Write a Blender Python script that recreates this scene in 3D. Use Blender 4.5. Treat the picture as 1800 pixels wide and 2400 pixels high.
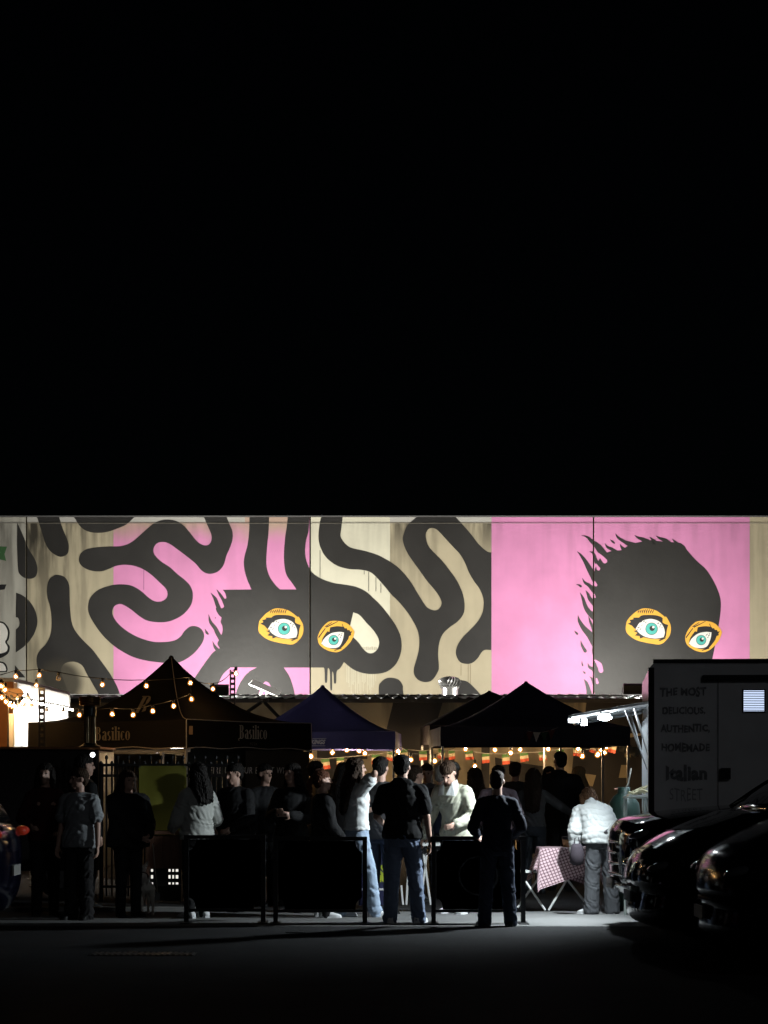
import bpy, bmesh, math, random
import numpy as np
from mathutils import Vector, Matrix, noise
from mathutils.geometry import tessellate_polygon

random.seed(7)
R = math.radians
scene = bpy.context.scene
for o in list(bpy.data.objects):
    bpy.data.objects.remove(o)

# ------------------------------------------------------------------ camera, sky, light, exposure
F, CX, HY, CAMZ = 5000.0, 900.0, 1808.0, 1.6      # focal length, centre and horizon of the 1800x2400 picture
cam_d = bpy.data.cameras.new("camera")
cam = bpy.data.objects.new("camera", cam_d)
scene.collection.objects.link(cam)
cam.location = (0, 0, CAMZ)
cam.rotation_euler = (R(90), 0, 0)
cam_d.sensor_width = 36
cam_d.lens = F / 2400 * 36
cam_d.shift_y = (HY - 1200) / 2400
cam_d.clip_start, cam_d.clip_end = 0.5, 2000
scene.camera = cam

world = bpy.data.worlds.new("World")
scene.world = world
world.use_nodes = True
wn = world.node_tree
sky = wn.nodes.new("ShaderNodeTexSky")
sky.sky_type = 'NISHITA'
sky.sun_disc = False
sky.sun_elevation = R(28)
sky.sun_rotation = R(205)
bg = wn.nodes["Background"]
wn.links.new(sky.outputs[0], bg.inputs[0])
bg.inputs[1].default_value = 0.00010

sun_d = bpy.data.lights.new("night_fill", 'SUN')        # added faint fill from behind the camera, standing for distant street light
sun_d.energy = 0.042
sun_d.angle = R(12)
sun_d.color = (0.92, 0.95, 1.0)
sun = bpy.data.objects.new("night_fill", sun_d)
scene.collection.objects.link(sun)
sun.rotation_euler = (R(62), 0, R(25))

vs = scene.view_settings
vs.view_transform = 'Standard'
vs.look = 'None'
vs.exposure = 0
vs.gamma = 1
vs.use_curve_mapping = False
scene.cycles.use_denoising = True
scene.cycles.max_bounces = 6
scene.cycles.sample_clamp_indirect = 3.0

COL = scene.collection

# ------------------------------------------------------------------ helpers
def PX(x, d):
    return (x - CX) * d / F
def PZ(y, d):
    return CAMZ + (HY - y) * d / F
def W3(x, y, d):
    return Vector((PX(x, d), d, PZ(y, d)))

def tag(o, label=None, cat=None, group=None, kind=None):
    if label: o['label'] = label
    if cat: o['category'] = cat
    if group: o['group'] = group
    if kind: o['kind'] = kind
    return o

def empty(name, loc, rz=0.0):
    o = bpy.data.objects.new(name, None)
    o.empty_display_size = 0.2
    COL.objects.link(o)
    o.location = loc
    o.rotation_euler = (0, 0, rz)
    return o

def mobj(name, me, mat=None, parent=None):
    if isinstance(me, bmesh.types.BMesh):
        b = me
        me = bpy.data.meshes.new(name)
        b.to_mesh(me)
        b.free()
    o = bpy.data.objects.new(name, me)
    COL.objects.link(o)
    if mat is not None and not me.materials:
        for m in (mat if isinstance(mat, (list, tuple)) else [mat]):
            me.materials.append(m)
    if parent is not None:
        o.parent = parent
    return o

def smooth(o, on=True):
    me = o.data
    me.polygons.foreach_set('use_smooth', [on] * len(me.polygons))
    return o

def box(b, x0, x1, y0, y1, z0, z1, mi=0, M=None):
    vs_ = [b.verts.new(p) for p in ((x0, y0, z0), (x1, y0, z0), (x1, y1, z0), (x0, y1, z0),
                                    (x0, y0, z1), (x1, y0, z1), (x1, y1, z1), (x0, y1, z1))]
    if M is not None:
        for v in vs_: v.co = M @ v.co
    for f in ((0, 3, 2, 1), (4, 5, 6, 7), (0, 1, 5, 4), (1, 2, 6, 5), (2, 3, 7, 6), (3, 0, 4, 7)):
        fc = b.faces.new([vs_[i] for i in f]); fc.material_index = mi
    return vs_

def bev(b, w, seg=2):
    bmesh.ops.bevel(b, geom=list(b.edges), offset=w, segments=seg, profile=0.5, affect='EDGES', clamp_overlap=True)

def boxobj(name, dims, mat, parent=None, bevel=0.0):
    b = bmesh.new()
    box(b, *dims)
    if bevel: bev(b, bevel)
    return mobj(name, b, mat, parent)

def frame_of(d):
    d = d.normalized()
    up = Vector((0, 0, 1)) if abs(d.z) < 0.95 else Vector((0, 1, 0))
    x = d.cross(up).normalized()
    return x, d.cross(x).normalized()

def loft(b, rings, caps=True, closed=True, mi=0):
    vr = [[b.verts.new(p) for p in r] for r in rings]
    n = len(vr[0])
    for a, c in zip(vr[:-1], vr[1:]):
        for i in range(n if closed else n - 1):
            j = (i + 1) % n
            f = b.faces.new((a[i], a[j], c[j], c[i])); f.material_index = mi
    if caps and closed:
        b.faces.new(list(reversed(vr[0]))).material_index = mi
        b.faces.new(vr[-1]).material_index = mi
    return vr

def ring(c, ax, ay, n=12):
    c = Vector(c)
    return [c + ax * math.cos(2 * math.pi * i / n) + ay * math.sin(2 * math.pi * i / n) for i in range(n)]

def capsule(b, p, q, ra, rb, n=10, mi=0):
    p, q = Vector(p), Vector(q)
    d = q - p
    if d.length < 1e-5: d = Vector((0, 0, 1e-3))
    u = d.normalized()
    x, y = frame_of(u)
    rings = []
    for t in (80, 55, 25):
        rings.append(ring(p - u * ra * math.sin(R(t)), x * ra * math.cos(R(t)), y * ra * math.cos(R(t)), n))
    rings.append(ring(p, x * ra, y * ra, n))
    rings.append(ring(q, x * rb, y * rb, n))
    for t in (25, 55, 80):
        rings.append(ring(q + u * rb * math.sin(R(t)), x * rb * math.cos(R(t)), y * rb * math.cos(R(t)), n))
    loft(b, rings, mi=mi)

def ellipsoid(b, c, r, M=None, n=14, m=9):
    c = Vector(c)
    rings = []
    for k in range(1, m):
        t = math.pi * k / m
        rr = [Vector((r[0] * math.sin(t) * math.cos(2 * math.pi * i / n), r[1] * math.sin(t) * math.sin(2 * math.pi * i / n), -r[2] * math.cos(t))) for i in range(n)]
        rings.append([c + ((M @ p) if M is not None else p) for p in rr])
    loft(b, rings)

def tube(b, pts, r, n=6, mi=0, taper=None):
    pts = [Vector(p) for p in pts]
    rings = []
    px = None
    for i, p in enumerate(pts):
        d = (pts[min(i + 1, len(pts) - 1)] - pts[max(i - 1, 0)])
        if d.length < 1e-6: d = Vector((0, 0, 1))
        d.normalize()
        if px is None:
            x, y = frame_of(d)
        else:
            x = (px - d * px.dot(d)).normalized(); y = d.cross(x)
        px = x
        rr = r if taper is None else taper[i]
        rings.append(ring(p, x * rr, y * rr, n))
    loft(b, rings, mi=mi)

def lathe(b, prof, n=20, M=None, mi=0):
    rings = []
    for r, z in prof:
        rr = ring((0, 0, z), Vector((max(r, 1e-4), 0, 0)), Vector((0, max(r, 1e-4), 0)), n)
        rings.append([M @ p for p in rr] if M is not None else rr)
    loft(b, rings, mi=mi)

def cyl(b, p, q, r, n=12, mi=0, r2=None):
    p, q = Vector(p), Vector(q)
    x, y = frame_of(q - p)
    r2 = r if r2 is None else r2
    loft(b, [ring(p, x * r, y * r, n), ring(q, x * r2, y * r2, n)], mi=mi)

# ------------------------------------------------------------------ materials
MATS = {}
def mat(name, col, rough=0.6, metal=0.0, var=0.12, scale=8.0, bump=0.0, bscale=40.0, spec=0.5, emit=None, estr=0.0, coat=0.0, alpha=None, stretch=None, trans=0.0, sheen=0.0):
    if name in MATS: return MATS[name]
    m = bpy.data.materials.new(name)
    m.use_nodes = True
    nt = m.node_tree
    bs = nt.nodes["Principled BSDF"]
    bs.inputs['Roughness'].default_value = rough
    bs.inputs['Metallic'].default_value = metal
    bs.inputs['Specular IOR Level'].default_value = spec
    bs.inputs['Coat Weight'].default_value = coat
    bs.inputs['Sheen Weight'].default_value = sheen
    bs.inputs['Transmission Weight'].default_value = trans
    tc = nt.nodes.new('ShaderNodeTexCoord')
    mp = nt.nodes.new('ShaderNodeMapping')
    nt.links.new(tc.outputs['Object'], mp.inputs[0])
    if stretch: mp.inputs['Scale'].default_value = stretch
    no = nt.nodes.new('ShaderNodeTexNoise')
    no.inputs['Scale'].default_value = scale
    no.inputs['Detail'].default_value = 6
    nt.links.new(mp.outputs[0], no.inputs['Vector'])
    mx = nt.nodes.new('ShaderNodeMix'); mx.data_type = 'RGBA'
    mx.inputs[6].default_value = (*[max(0, c * (1 - var)) for c in col], 1)
    mx.inputs[7].default_value = (*[min(1, c * (1 + var)) for c in col], 1)
    nt.links.new(no.outputs[0], mx.inputs[0])
    nt.links.new(mx.outputs[2], bs.inputs['Base Color'])
    if bump:
        n2 = nt.nodes.new('ShaderNodeTexNoise')
        n2.inputs['Scale'].default_value = bscale
        n2.inputs['Detail'].default_value = 4
        nt.links.new(mp.outputs[0], n2.inputs['Vector'])
        bp = nt.nodes.new('ShaderNodeBump')
        bp.inputs['Strength'].default_value = bump
        bp.inputs['Distance'].default_value = 0.01
        nt.links.new(n2.outputs[0], bp.inputs['Height'])
        nt.links.new(bp.outputs[0], bs.inputs['Normal'])
    if emit:
        bs.inputs['Emission Color'].default_value = (*emit, 1)
        bs.inputs['Emission Strength'].default_value = estr
    MATS[name] = m
    return m

def math_node(nt, op, a, b=None, c=None, clamp=False):
    n = nt.nodes.new('ShaderNodeMath'); n.operation = op; n.use_clamp = clamp
    for i, v in enumerate((a, b, c)):
        if v is None: continue
        if isinstance(v, (int, float)): n.inputs[i].default_value = v
        else: nt.links.new(v, n.inputs[i])
    return n.outputs[0]

def mural_mat(name, col, grime=1.0, rough=0.55, zt=7.32, soot=True, spec=0.35, fade=None, blotch=0.13):
    """flat wall paint on concrete: blotches, rain streaks under the parapet, hairline board marks"""
    m = bpy.data.materials.new(name); m.use_nodes = True
    nt = m.node_tree; bs = nt.nodes["Principled BSDF"]
    bs.inputs['Roughness'].default_value = rough
    bs.inputs['Specular IOR Level'].default_value = spec
    geo = nt.nodes.new('ShaderNodeNewGeometry')
    sep = nt.nodes.new('ShaderNodeSeparateXYZ'); nt.links.new(geo.outputs['Position'], sep.inputs[0])
    X, Z = sep.outputs[0], sep.outputs[2]
    def nz(sx, sz, det=5, ofs=0.0):
        cb = nt.nodes.new('ShaderNodeCombineXYZ')
        nt.links.new(math_node(nt, 'MULTIPLY_ADD', X, sx, ofs), cb.inputs[0])
        nt.links.new(math_node(nt, 'MULTIPLY', Z, sz), cb.inputs[2])
        n = nt.nodes.new('ShaderNodeTexNoise'); n.inputs['Scale'].default_value = 1; n.inputs['Detail'].default_value = det
        nt.links.new(cb.outputs[0], n.inputs['Vector'])
        return n.outputs[0]
    blot = nz(1.3, 1.3, 8)
    streak = nz(4.5, 0.55, 7, 3.0)
    patch = nz(0.55, 0.2, 3, 11.0)
    # rain dirt below the capping band
    t = math_node(nt, 'SUBTRACT', zt - 0.13, Z)                      # metres below band
    inb = math_node(nt, 'GREATER_THAN', t, 0.0)
    fall = math_node(nt, 'MULTIPLY', math_node(nt, 'POWER', 2.718, math_node(nt, 'MULTIPLY', t, -1.1)), inb)
    st = math_node(nt, 'SMOOTHSTEP', streak, 0.48, 0.72) if False else None
    mr = nt.nodes.new('ShaderNodeMapRange'); mr.interpolation_type = 'SMOOTHSTEP'
    nt.links.new(streak, mr.inputs[0]); mr.inputs[1].default_value = 0.38; mr.inputs[2].default_value = 0.64
    mp = nt.nodes.new('ShaderNodeMapRange'); mp.interpolation_type = 'SMOOTHSTEP'
    nt.links.new(patch, mp.inputs[0]); mp.inputs[1].default_value = 0.34; mp.inputs[2].default_value = 0.56
    g = math_node(nt, 'MULTIPLY', math_node(nt, 'MULTIPLY', mr.outputs[0], mp.outputs[0]), math_node(nt, 'MULTIPLY_ADD', fall, 0.95, 0.02))
    # dirtier towards the left end, where water runs down beside the joint
    mlx = nt.nodes.new('ShaderNodeMapRange'); nt.links.new(X, mlx.inputs[0])
    mlx.inputs[1].default_value = -5.6; mlx.inputs[2].default_value = -8.4
    g = math_node(nt, 'ADD', g, math_node(nt, 'MULTIPLY', math_node(nt, 'MULTIPLY', mlx.outputs[0], mr.outputs[0]), 0.55))
    g = math_node(nt, 'MULTIPLY', g, grime, clamp=True)
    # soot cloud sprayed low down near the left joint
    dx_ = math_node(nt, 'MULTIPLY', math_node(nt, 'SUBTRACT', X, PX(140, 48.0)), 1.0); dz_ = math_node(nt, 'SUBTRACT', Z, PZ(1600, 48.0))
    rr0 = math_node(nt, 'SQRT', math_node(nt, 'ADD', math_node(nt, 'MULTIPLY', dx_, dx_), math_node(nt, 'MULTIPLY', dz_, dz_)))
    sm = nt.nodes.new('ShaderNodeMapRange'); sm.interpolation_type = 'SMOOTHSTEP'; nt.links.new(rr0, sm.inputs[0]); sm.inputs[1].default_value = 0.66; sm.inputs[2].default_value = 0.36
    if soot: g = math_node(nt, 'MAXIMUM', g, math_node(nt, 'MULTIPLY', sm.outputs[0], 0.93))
    var = nt.nodes.new('ShaderNodeMix'); var.data_type = 'RGBA'
    var.inputs[6].default_value = (*[c * (1 - blotch * 1.6) for c in col], 1)
    var.inputs[7].default_value = (*[min(1, c * (1 + blotch * 1.6)) for c in col], 1)
    nt.links.new(blot, var.inputs[0])
    if fade:                              # worn back to an older coat of paint towards the parapet
        fm = nt.nodes.new('ShaderNodeMapRange'); fm.interpolation_type = 'SMOOTHSTEP'
        nt.links.new(math_node(nt, 'ADD', Z, math_node(nt, 'MULTIPLY', nz(1.6, 1.0, 4, 7.0), 0.7)), fm.inputs[0]); fm.inputs[1].default_value = fade[0]; fm.inputs[2].default_value = fade[1]
        fx_ = nt.nodes.new('ShaderNodeMapRange'); nt.links.new(X, fx_.inputs[0]); fx_.inputs[1].default_value = fade[3]; fx_.inputs[2].default_value = fade[3] - 0.15
        fd2 = nt.nodes.new('ShaderNodeMix'); fd2.data_type = 'RGBA'
        nt.links.new(math_node(nt, 'MULTIPLY', fm.outputs[0], fx_.outputs[0]), fd2.inputs[0]); nt.links.new(var.outputs[2], fd2.inputs[6]); fd2.inputs[7].default_value = (*fade[2], 1)
        var = fd2
    mx = nt.nodes.new('ShaderNodeMix'); mx.data_type = 'RGBA'
    nt.links.new(g, mx.inputs[0]); nt.links.new(var.outputs[2], mx.inputs[6])
    mx.inputs[7].default_value = (0.050, 0.044, 0.034, 1)
    nt.links.new(mx.outputs[2], bs.inputs['Base Color'])
    bp = nt.nodes.new('ShaderNodeBump'); bp.inputs['Strength'].default_value = 0.25; bp.inputs['Distance'].default_value = 0.01
    nt.links.new(nz(9, 9, 6), bp.inputs['Height']); nt.links.new(bp.outputs[0], bs.inputs['Normal'])
    MATS[name] = m
    return m

def emis(name, col, s):
    if name in MATS: return MATS[name]
    m = bpy.data.materials.new(name); m.use_nodes = True
    nt = m.node_tree
    nt.nodes.remove(nt.nodes["Principled BSDF"])
    e = nt.nodes.new('ShaderNodeEmission')
    e.inputs[0].default_value = (*col, 1); e.inputs[1].default_value = s
    nt.links.new(e.outputs[0], nt.nodes["Material Output"].inputs[0])
    MATS[name] = m
    return m

M_black = mat('black_steel', (0.012, 0.012, 0.013), 0.45)
M_blackcloth = mat('black_canvas', (0.010, 0.010, 0.011), 0.8, bump=0.2, bscale=120)
M_steel = mat('bare_steel', (0.45, 0.45, 0.46), 0.35, 0.9)
M_alu = mat('aluminium', (0.6, 0.62, 0.64), 0.35, 0.5)
M_white = mat('white_paint', (0.78, 0.78, 0.77), 0.45, var=0.05)
M_concrete = mat('concrete', (0.24, 0.235, 0.225), 0.85, var=0.25, scale=3, bump=0.3, bscale=60)
M_cable = mat('black_cable', (0.01, 0.01, 0.01), 0.6)

# ------------------------------------------------------------------ ground
def asphalt_mat():
    m = mat('asphalt', (0.036, 0.036, 0.038), 0.9, var=0.35, scale=1.2, bump=0.9, bscale=95, spec=0.12)
    nt = m.node_tree
    bs = nt.nodes["Principled BSDF"]
    # fine stone speckle
    src = bs.inputs['Base Color'].links[0].from_socket
    tc = nt.nodes.new('ShaderNodeTexCoord')
    v = nt.nodes.new('ShaderNodeTexVoronoi'); v.inputs['Scale'].default_value = 55
    nt.links.new(tc.outputs['Object'], v.inputs['Vector'])
    sp = nt.nodes.new('ShaderNodeMapRange'); nt.links.new(v.outputs['Distance'], sp.inputs[0])
    sp.inputs[1].default_value = 0.0; sp.inputs[2].default_value = 0.35; sp.inputs[3].default_value = 1.7; sp.inputs[4].default_value = 0.85
    mx = nt.nodes.new('ShaderNodeMix'); mx.data_type = 'RGBA'; mx.blend_type = 'MULTIPLY'; mx.inputs[0].default_value = 1
    nt.links.new(src, mx.inputs[6]); nt.links.new(sp.outputs[0], mx.inputs[7])
    nt.links.new(mx.outputs[2], bs.inputs['Base Color'])
    return m
b = bmesh.new()
vsq = [b.verts.new(p) for p in ((-250, -60, 0), (250, -60, 0), (250, 500, 0), (-250, 500, 0))]
b.faces.new(vsq)
tag(mobj('ground', b, asphalt_mat()), kind='structure')

# concrete crossing strip that the barriers stand on, behind it the market yard
b = bmesh.new()
y0, y1 = 21.95, 24.3
n = 60
top = []
for i in range(n + 1):
    x = -12 + 24 * i / n
    top.append((x, y0 + 0.03 * noise.noise(Vector((x * 0.7, 1, 0))), y1 + 0.02 * noise.noise(Vector((x * 0.9, 5, 0)))))
for (xa, a0, a1), (xb, b0, b1) in zip(top[:-1], top[1:]):
    b.faces.new([b.verts.new(p) for p in ((xa, a0, 0.006), (xb, b0, 0.006), (xb, b1, 0.006), (xa, a1, 0.006))])
bmesh.ops.remove_doubles(b, verts=b.verts, dist=1e-5)
M_apron = mat('worn_concrete', (0.15, 0.15, 0.149), 0.9, var=0.35, scale=1.6, bump=0.4, bscale=50, spec=0.15)
tag(mobj('concrete_path', b, M_apron), kind='structure')
kerb = boxobj('kerb', (-12, PX(470, 24.4), 24.32, 24.47, 0.0, 0.05), M_concrete)
tag(kerb, kind='structure')
# drain slots set in the asphalt
for (xa, xb, yy) in ((671, 711, 2186),):
    d = F * CAMZ / (yy - HY)
    g = boxobj('drain_slot', (PX(xa, d), PX(xb, d), d - 0.05, d + 0.05, 0.001, 0.007), M_black)
    tag(g, 'narrow black drain slot in the asphalt before the barriers', 'drain')
d = F * CAMZ / (2237 - HY)
gr = empty('drain_grate', (PX(335, d), d, 0))
tag(gr, 'long iron drain grate set in the dark asphalt', 'drain')
boxobj('grate_frame', (-0.46, 0.46, -0.16, 0.16, 0.001, 0.005), M_black, gr)
b = bmesh.new(); box(b, -0.012, 0.012, -0.14, 0.14, 0.0055, 0.012)
barm = mobj('bar', b, mat('worn_iron', (0.08, 0.08, 0.08), 0.4, 0.7), gr)
barm.location.x = -0.42
for i in range(1, 18):
    c = barm.copy(); COL.objects.link(c); c.parent = gr; c.location.x = -0.42 + 0.05 * i

# ------------------------------------------------------------------ mural building
DW = 48.0
ZT = PZ(1212, DW)
mb = empty('warehouse', (0, DW, 0))
tag(mb, 'warehouse wall painted with a pink and black mural of staring eyes', 'building')
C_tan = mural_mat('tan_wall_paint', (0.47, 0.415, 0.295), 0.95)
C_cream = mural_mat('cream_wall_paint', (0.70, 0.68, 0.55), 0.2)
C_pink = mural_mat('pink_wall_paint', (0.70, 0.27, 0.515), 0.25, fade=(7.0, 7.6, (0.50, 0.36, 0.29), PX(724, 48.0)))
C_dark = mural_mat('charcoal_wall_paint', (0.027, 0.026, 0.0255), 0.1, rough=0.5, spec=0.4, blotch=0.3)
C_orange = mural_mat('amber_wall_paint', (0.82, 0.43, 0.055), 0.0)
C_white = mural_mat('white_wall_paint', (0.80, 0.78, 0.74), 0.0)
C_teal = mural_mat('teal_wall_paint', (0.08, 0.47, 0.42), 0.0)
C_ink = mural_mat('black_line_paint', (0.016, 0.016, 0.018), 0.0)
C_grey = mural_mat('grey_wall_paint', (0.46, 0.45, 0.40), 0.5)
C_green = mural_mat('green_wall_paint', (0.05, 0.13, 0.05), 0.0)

JX = [PX(-420, DW), PX(62, DW), PX(727, DW), PX(1391, DW), PX(2060, DW), PX(2720, DW)]
panels = []
gap = 0.016
for i in range(5):
    p = boxobj('wall_panel', (JX[i] + gap, JX[i + 1] - gap, 0.0, 0.22, 0.0, ZT), C_tan, mb)
    panels.append((p, JX[i] + gap, JX[i + 1] - gap))
boxobj('backing_wall', (JX[0], JX[-1], 0.225, 9.0, 0.0, ZT - 0.05), M_concrete, mb)
boxobj('parapet_flashing', (JX[0] - 0.02, JX[-1] + 0.02, -0.03, 0.30, ZT + 0.004, ZT + 0.03), mat('zinc', (0.35, 0.35, 0.36), 0.4, 0.7), mb)

def zr(k):       # tracing frames: sub-rectangles of the reference, origin and scale
    return {1: (0, 1190, 600 / 1659), 2: (450, 1190, 600 / 1659), 3: (950, 1190, 450 / 1659), 4: (1250, 1190, 550 / 1659)}[k]
def tr(k, pts):
    ox, oy, s = zr(k)
    return [(ox + p[0] * s, oy + p[1] * s) + tuple(p[2:]) for p in pts]

def spline(pts, closed=True, seg=5):
    """Catmull-Rom through the points; a third value of 1 marks a sharp corner"""
    n = len(pts); out = []
    V = [Vector((p[0], p[1])) for p in pts]
    cor = [len(p) > 2 and p[2] for p in pts]
    rng = range(n) if closed else range(n - 1)
    for i in rng:
        j = (i + 1) % n
        p1, p2 = V[i], V[j]
        p0 = p1 * 2 - p2 if cor[i] or (not closed and i == 0) else V[i - 1]
        p3 = p2 * 2 - p1 if cor[j] or (not closed and j == n - 1) else V[(j + 1) % n]
        for k in range(seg):
            t = k / seg
            out.append(0.5 * ((2 * p1) + (p2 - p0) * t + (2 * p0 - 5 * p1 + 4 * p2 - p3) * t * t + (3 * p1 - p0 - 3 * p2 + p3) * t ** 3))
    if not closed: out.append(V[-1])
    return out

def paint_flat(pts2, m, layer, name='painted_shape', holes=()):
    """fill outline (source px) on the wall plane, cut at the panel joints, one child per panel"""
    loops = [[Vector((PX(p.x, DW), PZ(p.y, DW), 0)) for p in lp] for lp in [pts2, *holes]]
    tris = tessellate_polygon(loops)
    flat = [v for lp in loops for v in lp]
    b0 = bmesh.new()
    bv = [b0.verts.new((v.x, -0.0025 * layer, min(v.y, ZT - 0.002))) for v in flat]
    for t in tris:
        try: b0.faces.new([bv[i] for i in t])
        except ValueError: pass
    bmesh.ops.recalc_face_normals(b0, faces=b0.faces)
    xs = [v.x for v in flat]
    for p, xa, xb in panels:
        if max(xs) < xa or min(xs) > xb: continue
        c = b0.copy()
        for co, no in (((xa, 0, 0), (-1, 0, 0)), ((xb, 0, 0), (1, 0, 0))):
            bmesh.ops.bisect_plane(c, geom=list(c.verts) + list(c.edges) + list(c.faces), plane_co=co, plane_no=no, clear_outer=True)
        if len(c.faces) == 0:
            c.free(); continue
        for f in c.faces:
            if f.normal.y > 0: f.normal_flip()
        o = mobj(name, c, m, p)
    b0.free()

def paint(pts, m, layer, seg=5, name='painted_shape', holes=()):
    paint_flat(spline(pts, True, seg), m, layer, name, [spline(h, True, seg) for h in holes])

def ribbon(pts, m, layer, name='painted_flame', seg=6):
    """tapering painted stroke; points are (x, y, width)"""
    cs = spline([(p[0], p[1]) for p in pts], False, seg)
    n = len(cs); L = []; Rr = []
    for i, p in enumerate(cs):
        t = i / (n - 1) * (len(pts) - 1)
        k = min(int(t), len(pts) - 2); f = t - k
        w = (pts[k][2] * (1 - f) + pts[k + 1][2] * f) * 0.5
        d = cs[min(i + 1, n - 1)] - cs[max(i - 1, 0)]
        if d.length < 1e-6: d = Vector((1, 0))
        d.normalize(); q = Vector((-d.y, d.x))
        L.append(p + q * w); Rr.append(p - q * w)
    e = cs[-1]; d = (cs[-1] - cs[-2]).normalized(); q = Vector((-d.y, d.x)); w = pts[-1][2] * 0.5
    cap = [e + q * w * math.cos(a) + d * w * math.sin(a) for a in (R(30), R(60), R(90), R(120), R(150))]
    paint_flat(L + cap + list(reversed(Rr)), m, layer, name)

def rect(x0, y0, x1, y1):
    return [(x0, y0, 1), (x1, y0, 1), (x1, y1, 1), (x0, y1, 1)]

YT, YB = 1205, 1700
# colour fields
paint(rect(-300, YT, 61, YB), C_grey, 1, 1, 'painted_field')
paint(rect(266, YT, 727, YB), C_pink, 1, 1, 'painted_field')
paint(rect(727, YT, 914, 1552), C_cream, 1, 1, 'painted_field')
paint(rect(1152, YT, 1757, YB), C_pink, 1, 1, 'painted_field')
# capping band, paler than the wall where it was skipped by the mural
C_band = mural_mat('pale_band_paint', (0.50, 0.49, 0.46), 0.2)
paint(rect(62, YT, 574, 1225), C_band, 2, 1, 'painted_band')
paint(rect(914, YT, 1152, 1225), C_band, 2, 1, 'painted_band')
# left fragments
paint(tr(1, [(112, 95, 1), (150, 180), (185, 265), (225, 330), (243, 390), (235, 440), (205, 460), (160, 455), (128, 430), (117, 390), (112, 250)]), C_dark, 3)
paint(tr(1, [(105, 550, 1), (150, 570), (195, 610), (230, 670), (243, 740), (225, 810), (190, 865), (150, 905), (103, 938, 1), (103, 790, 1), (122, 770), (127, 745), (118, 715), (103, 710, 1)]), C_dark, 3)
paint(tr(1, [(97, 1020, 1), (165, 1100, 1), (97, 1100, 1)]), C_dark, 3, 1)
paint(tr(1, [(-60, 735, 1), (0, 735), (35, 750), (62, 795), (58, 850), (46, 872), (64, 902), (52, 945), (0, 975), (-60, 975, 1)]), C_ink, 3)
paint(tr(1, [(-60, 745, 1), (0, 746), (30, 760), (50, 800), (46, 845), (34, 870), (50, 905), (40, 932), (0, 945), (-60, 945, 1)]), C_white, 4)
paint(tr(1, [(-60, 995, 1), (10, 997), (38, 1012), (50, 1045), (45, 1066, 1), (-60, 1066, 1)]), C_ink, 3)
paint(tr(1, [(-60, 1005, 1), (8, 1006), (30, 1022), (40, 1048), (36, 1058, 1), (-60, 1058, 1)]), C_white, 4)
paint(tr(1, [(-60, 250, 1), (46, 252, 1), (30, 300, 1), (40, 345, 1), (0, 335, 1), (-60, 330, 1)]), C_green, 3, 1)
paint(tr(1, [(-60, 500, 1), (42, 497, 1), (30, 530, 1), (-60, 540, 1)]), C_ink, 3, 1)
# black shapes of the left half
paint(tr(1, [(240, 60, 1), (270, 150), (295, 230), (325, 280), (370, 312), (405, 317), (440, 295), (446, 240), (430, 190), (405, 130), (383, 60, 1)]), C_dark, 3)
paint(tr(1, [(480, 60, 1), (515, 115), (560, 150), (620, 163), (690, 158), (760, 135), (820, 108), (872, 60, 1)]), C_dark, 3)
paint(tr(1, [(375, 435), (420, 450), (448, 500), (452, 580), (455, 650), (465, 740), (490, 800), (540, 860), (600, 920), (660, 1000), (710, 1070), (750, 1140), (775, 1200), (800, 1300), (820, 1400, 1), (720, 1400, 1), (650, 1230), (600, 1140), (560, 1070), (535, 1025), (500, 1003), (460, 998), (420, 1010), (398, 1040), (400, 1080), (425, 1150), (445, 1230), (400, 1250), (330, 1220), (290, 1130), (250, 1060), (238, 980), (255, 930), (300, 880), (330, 810), (335, 720), (325, 640), (308, 580), (306, 520), (320, 465), (345, 443)]), C_dark, 3)
paint(tr(1, [(512, 330), (525, 295), (560, 270), (620, 258), (700, 252), (790, 248), (850, 225), (900, 185), (950, 140), (1000, 100), (1050, 80), (1090, 77), (1140, 85), (1190, 115), (1230, 160), (1270, 210), (1300, 235), (1330, 245), (1355, 238), (1370, 210), (1368, 170), (1345, 115), (1320, 55, 1), (1466, 55, 1), (1485, 100), (1505, 150), (1508, 200), (1490, 260), (1468, 310), (1450, 370), (1420, 408), (1385, 425), (1350, 428), (1310, 410), (1265, 360), (1210, 315), (1150, 270), (1100, 235), (1060, 222), (1020, 230), (997, 260), (1000, 300), (1040, 345), (1100, 385), (1150, 430), (1200, 470), (1235, 510), (1250, 560), (1240, 625), (1200, 680), (1150, 715), (1090, 738), (1020, 742), (950, 730), (900, 700), (850, 660), (800, 630), (770, 625), (740, 640), (728, 675), (740, 715), (780, 765), (840, 810), (910, 845), (990, 868), (1070, 870), (1130, 860), (1170, 835), (1200, 795), (1240, 768), (1290, 775), (1320, 810), (1320, 855), (1295, 900), (1250, 950), (1190, 990), (1130, 1010), (1060, 1005), (960, 993), (870, 970), (790, 930), (720, 880), (660, 820), (610, 750), (578, 690), (572, 640), (582, 590), (620, 545), (670, 518), (740, 500), (800, 497), (860, 508), (915, 540), (960, 580), (1000, 605), (1040, 608), (1075, 590), (1086, 560), (1075, 525), (1030, 480), (975, 430), (920, 395), (860, 375), (800, 370), (750, 378), (710, 395), (660, 412), (600, 410), (550, 392), (520, 365)]), C_dark, 3)
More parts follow.
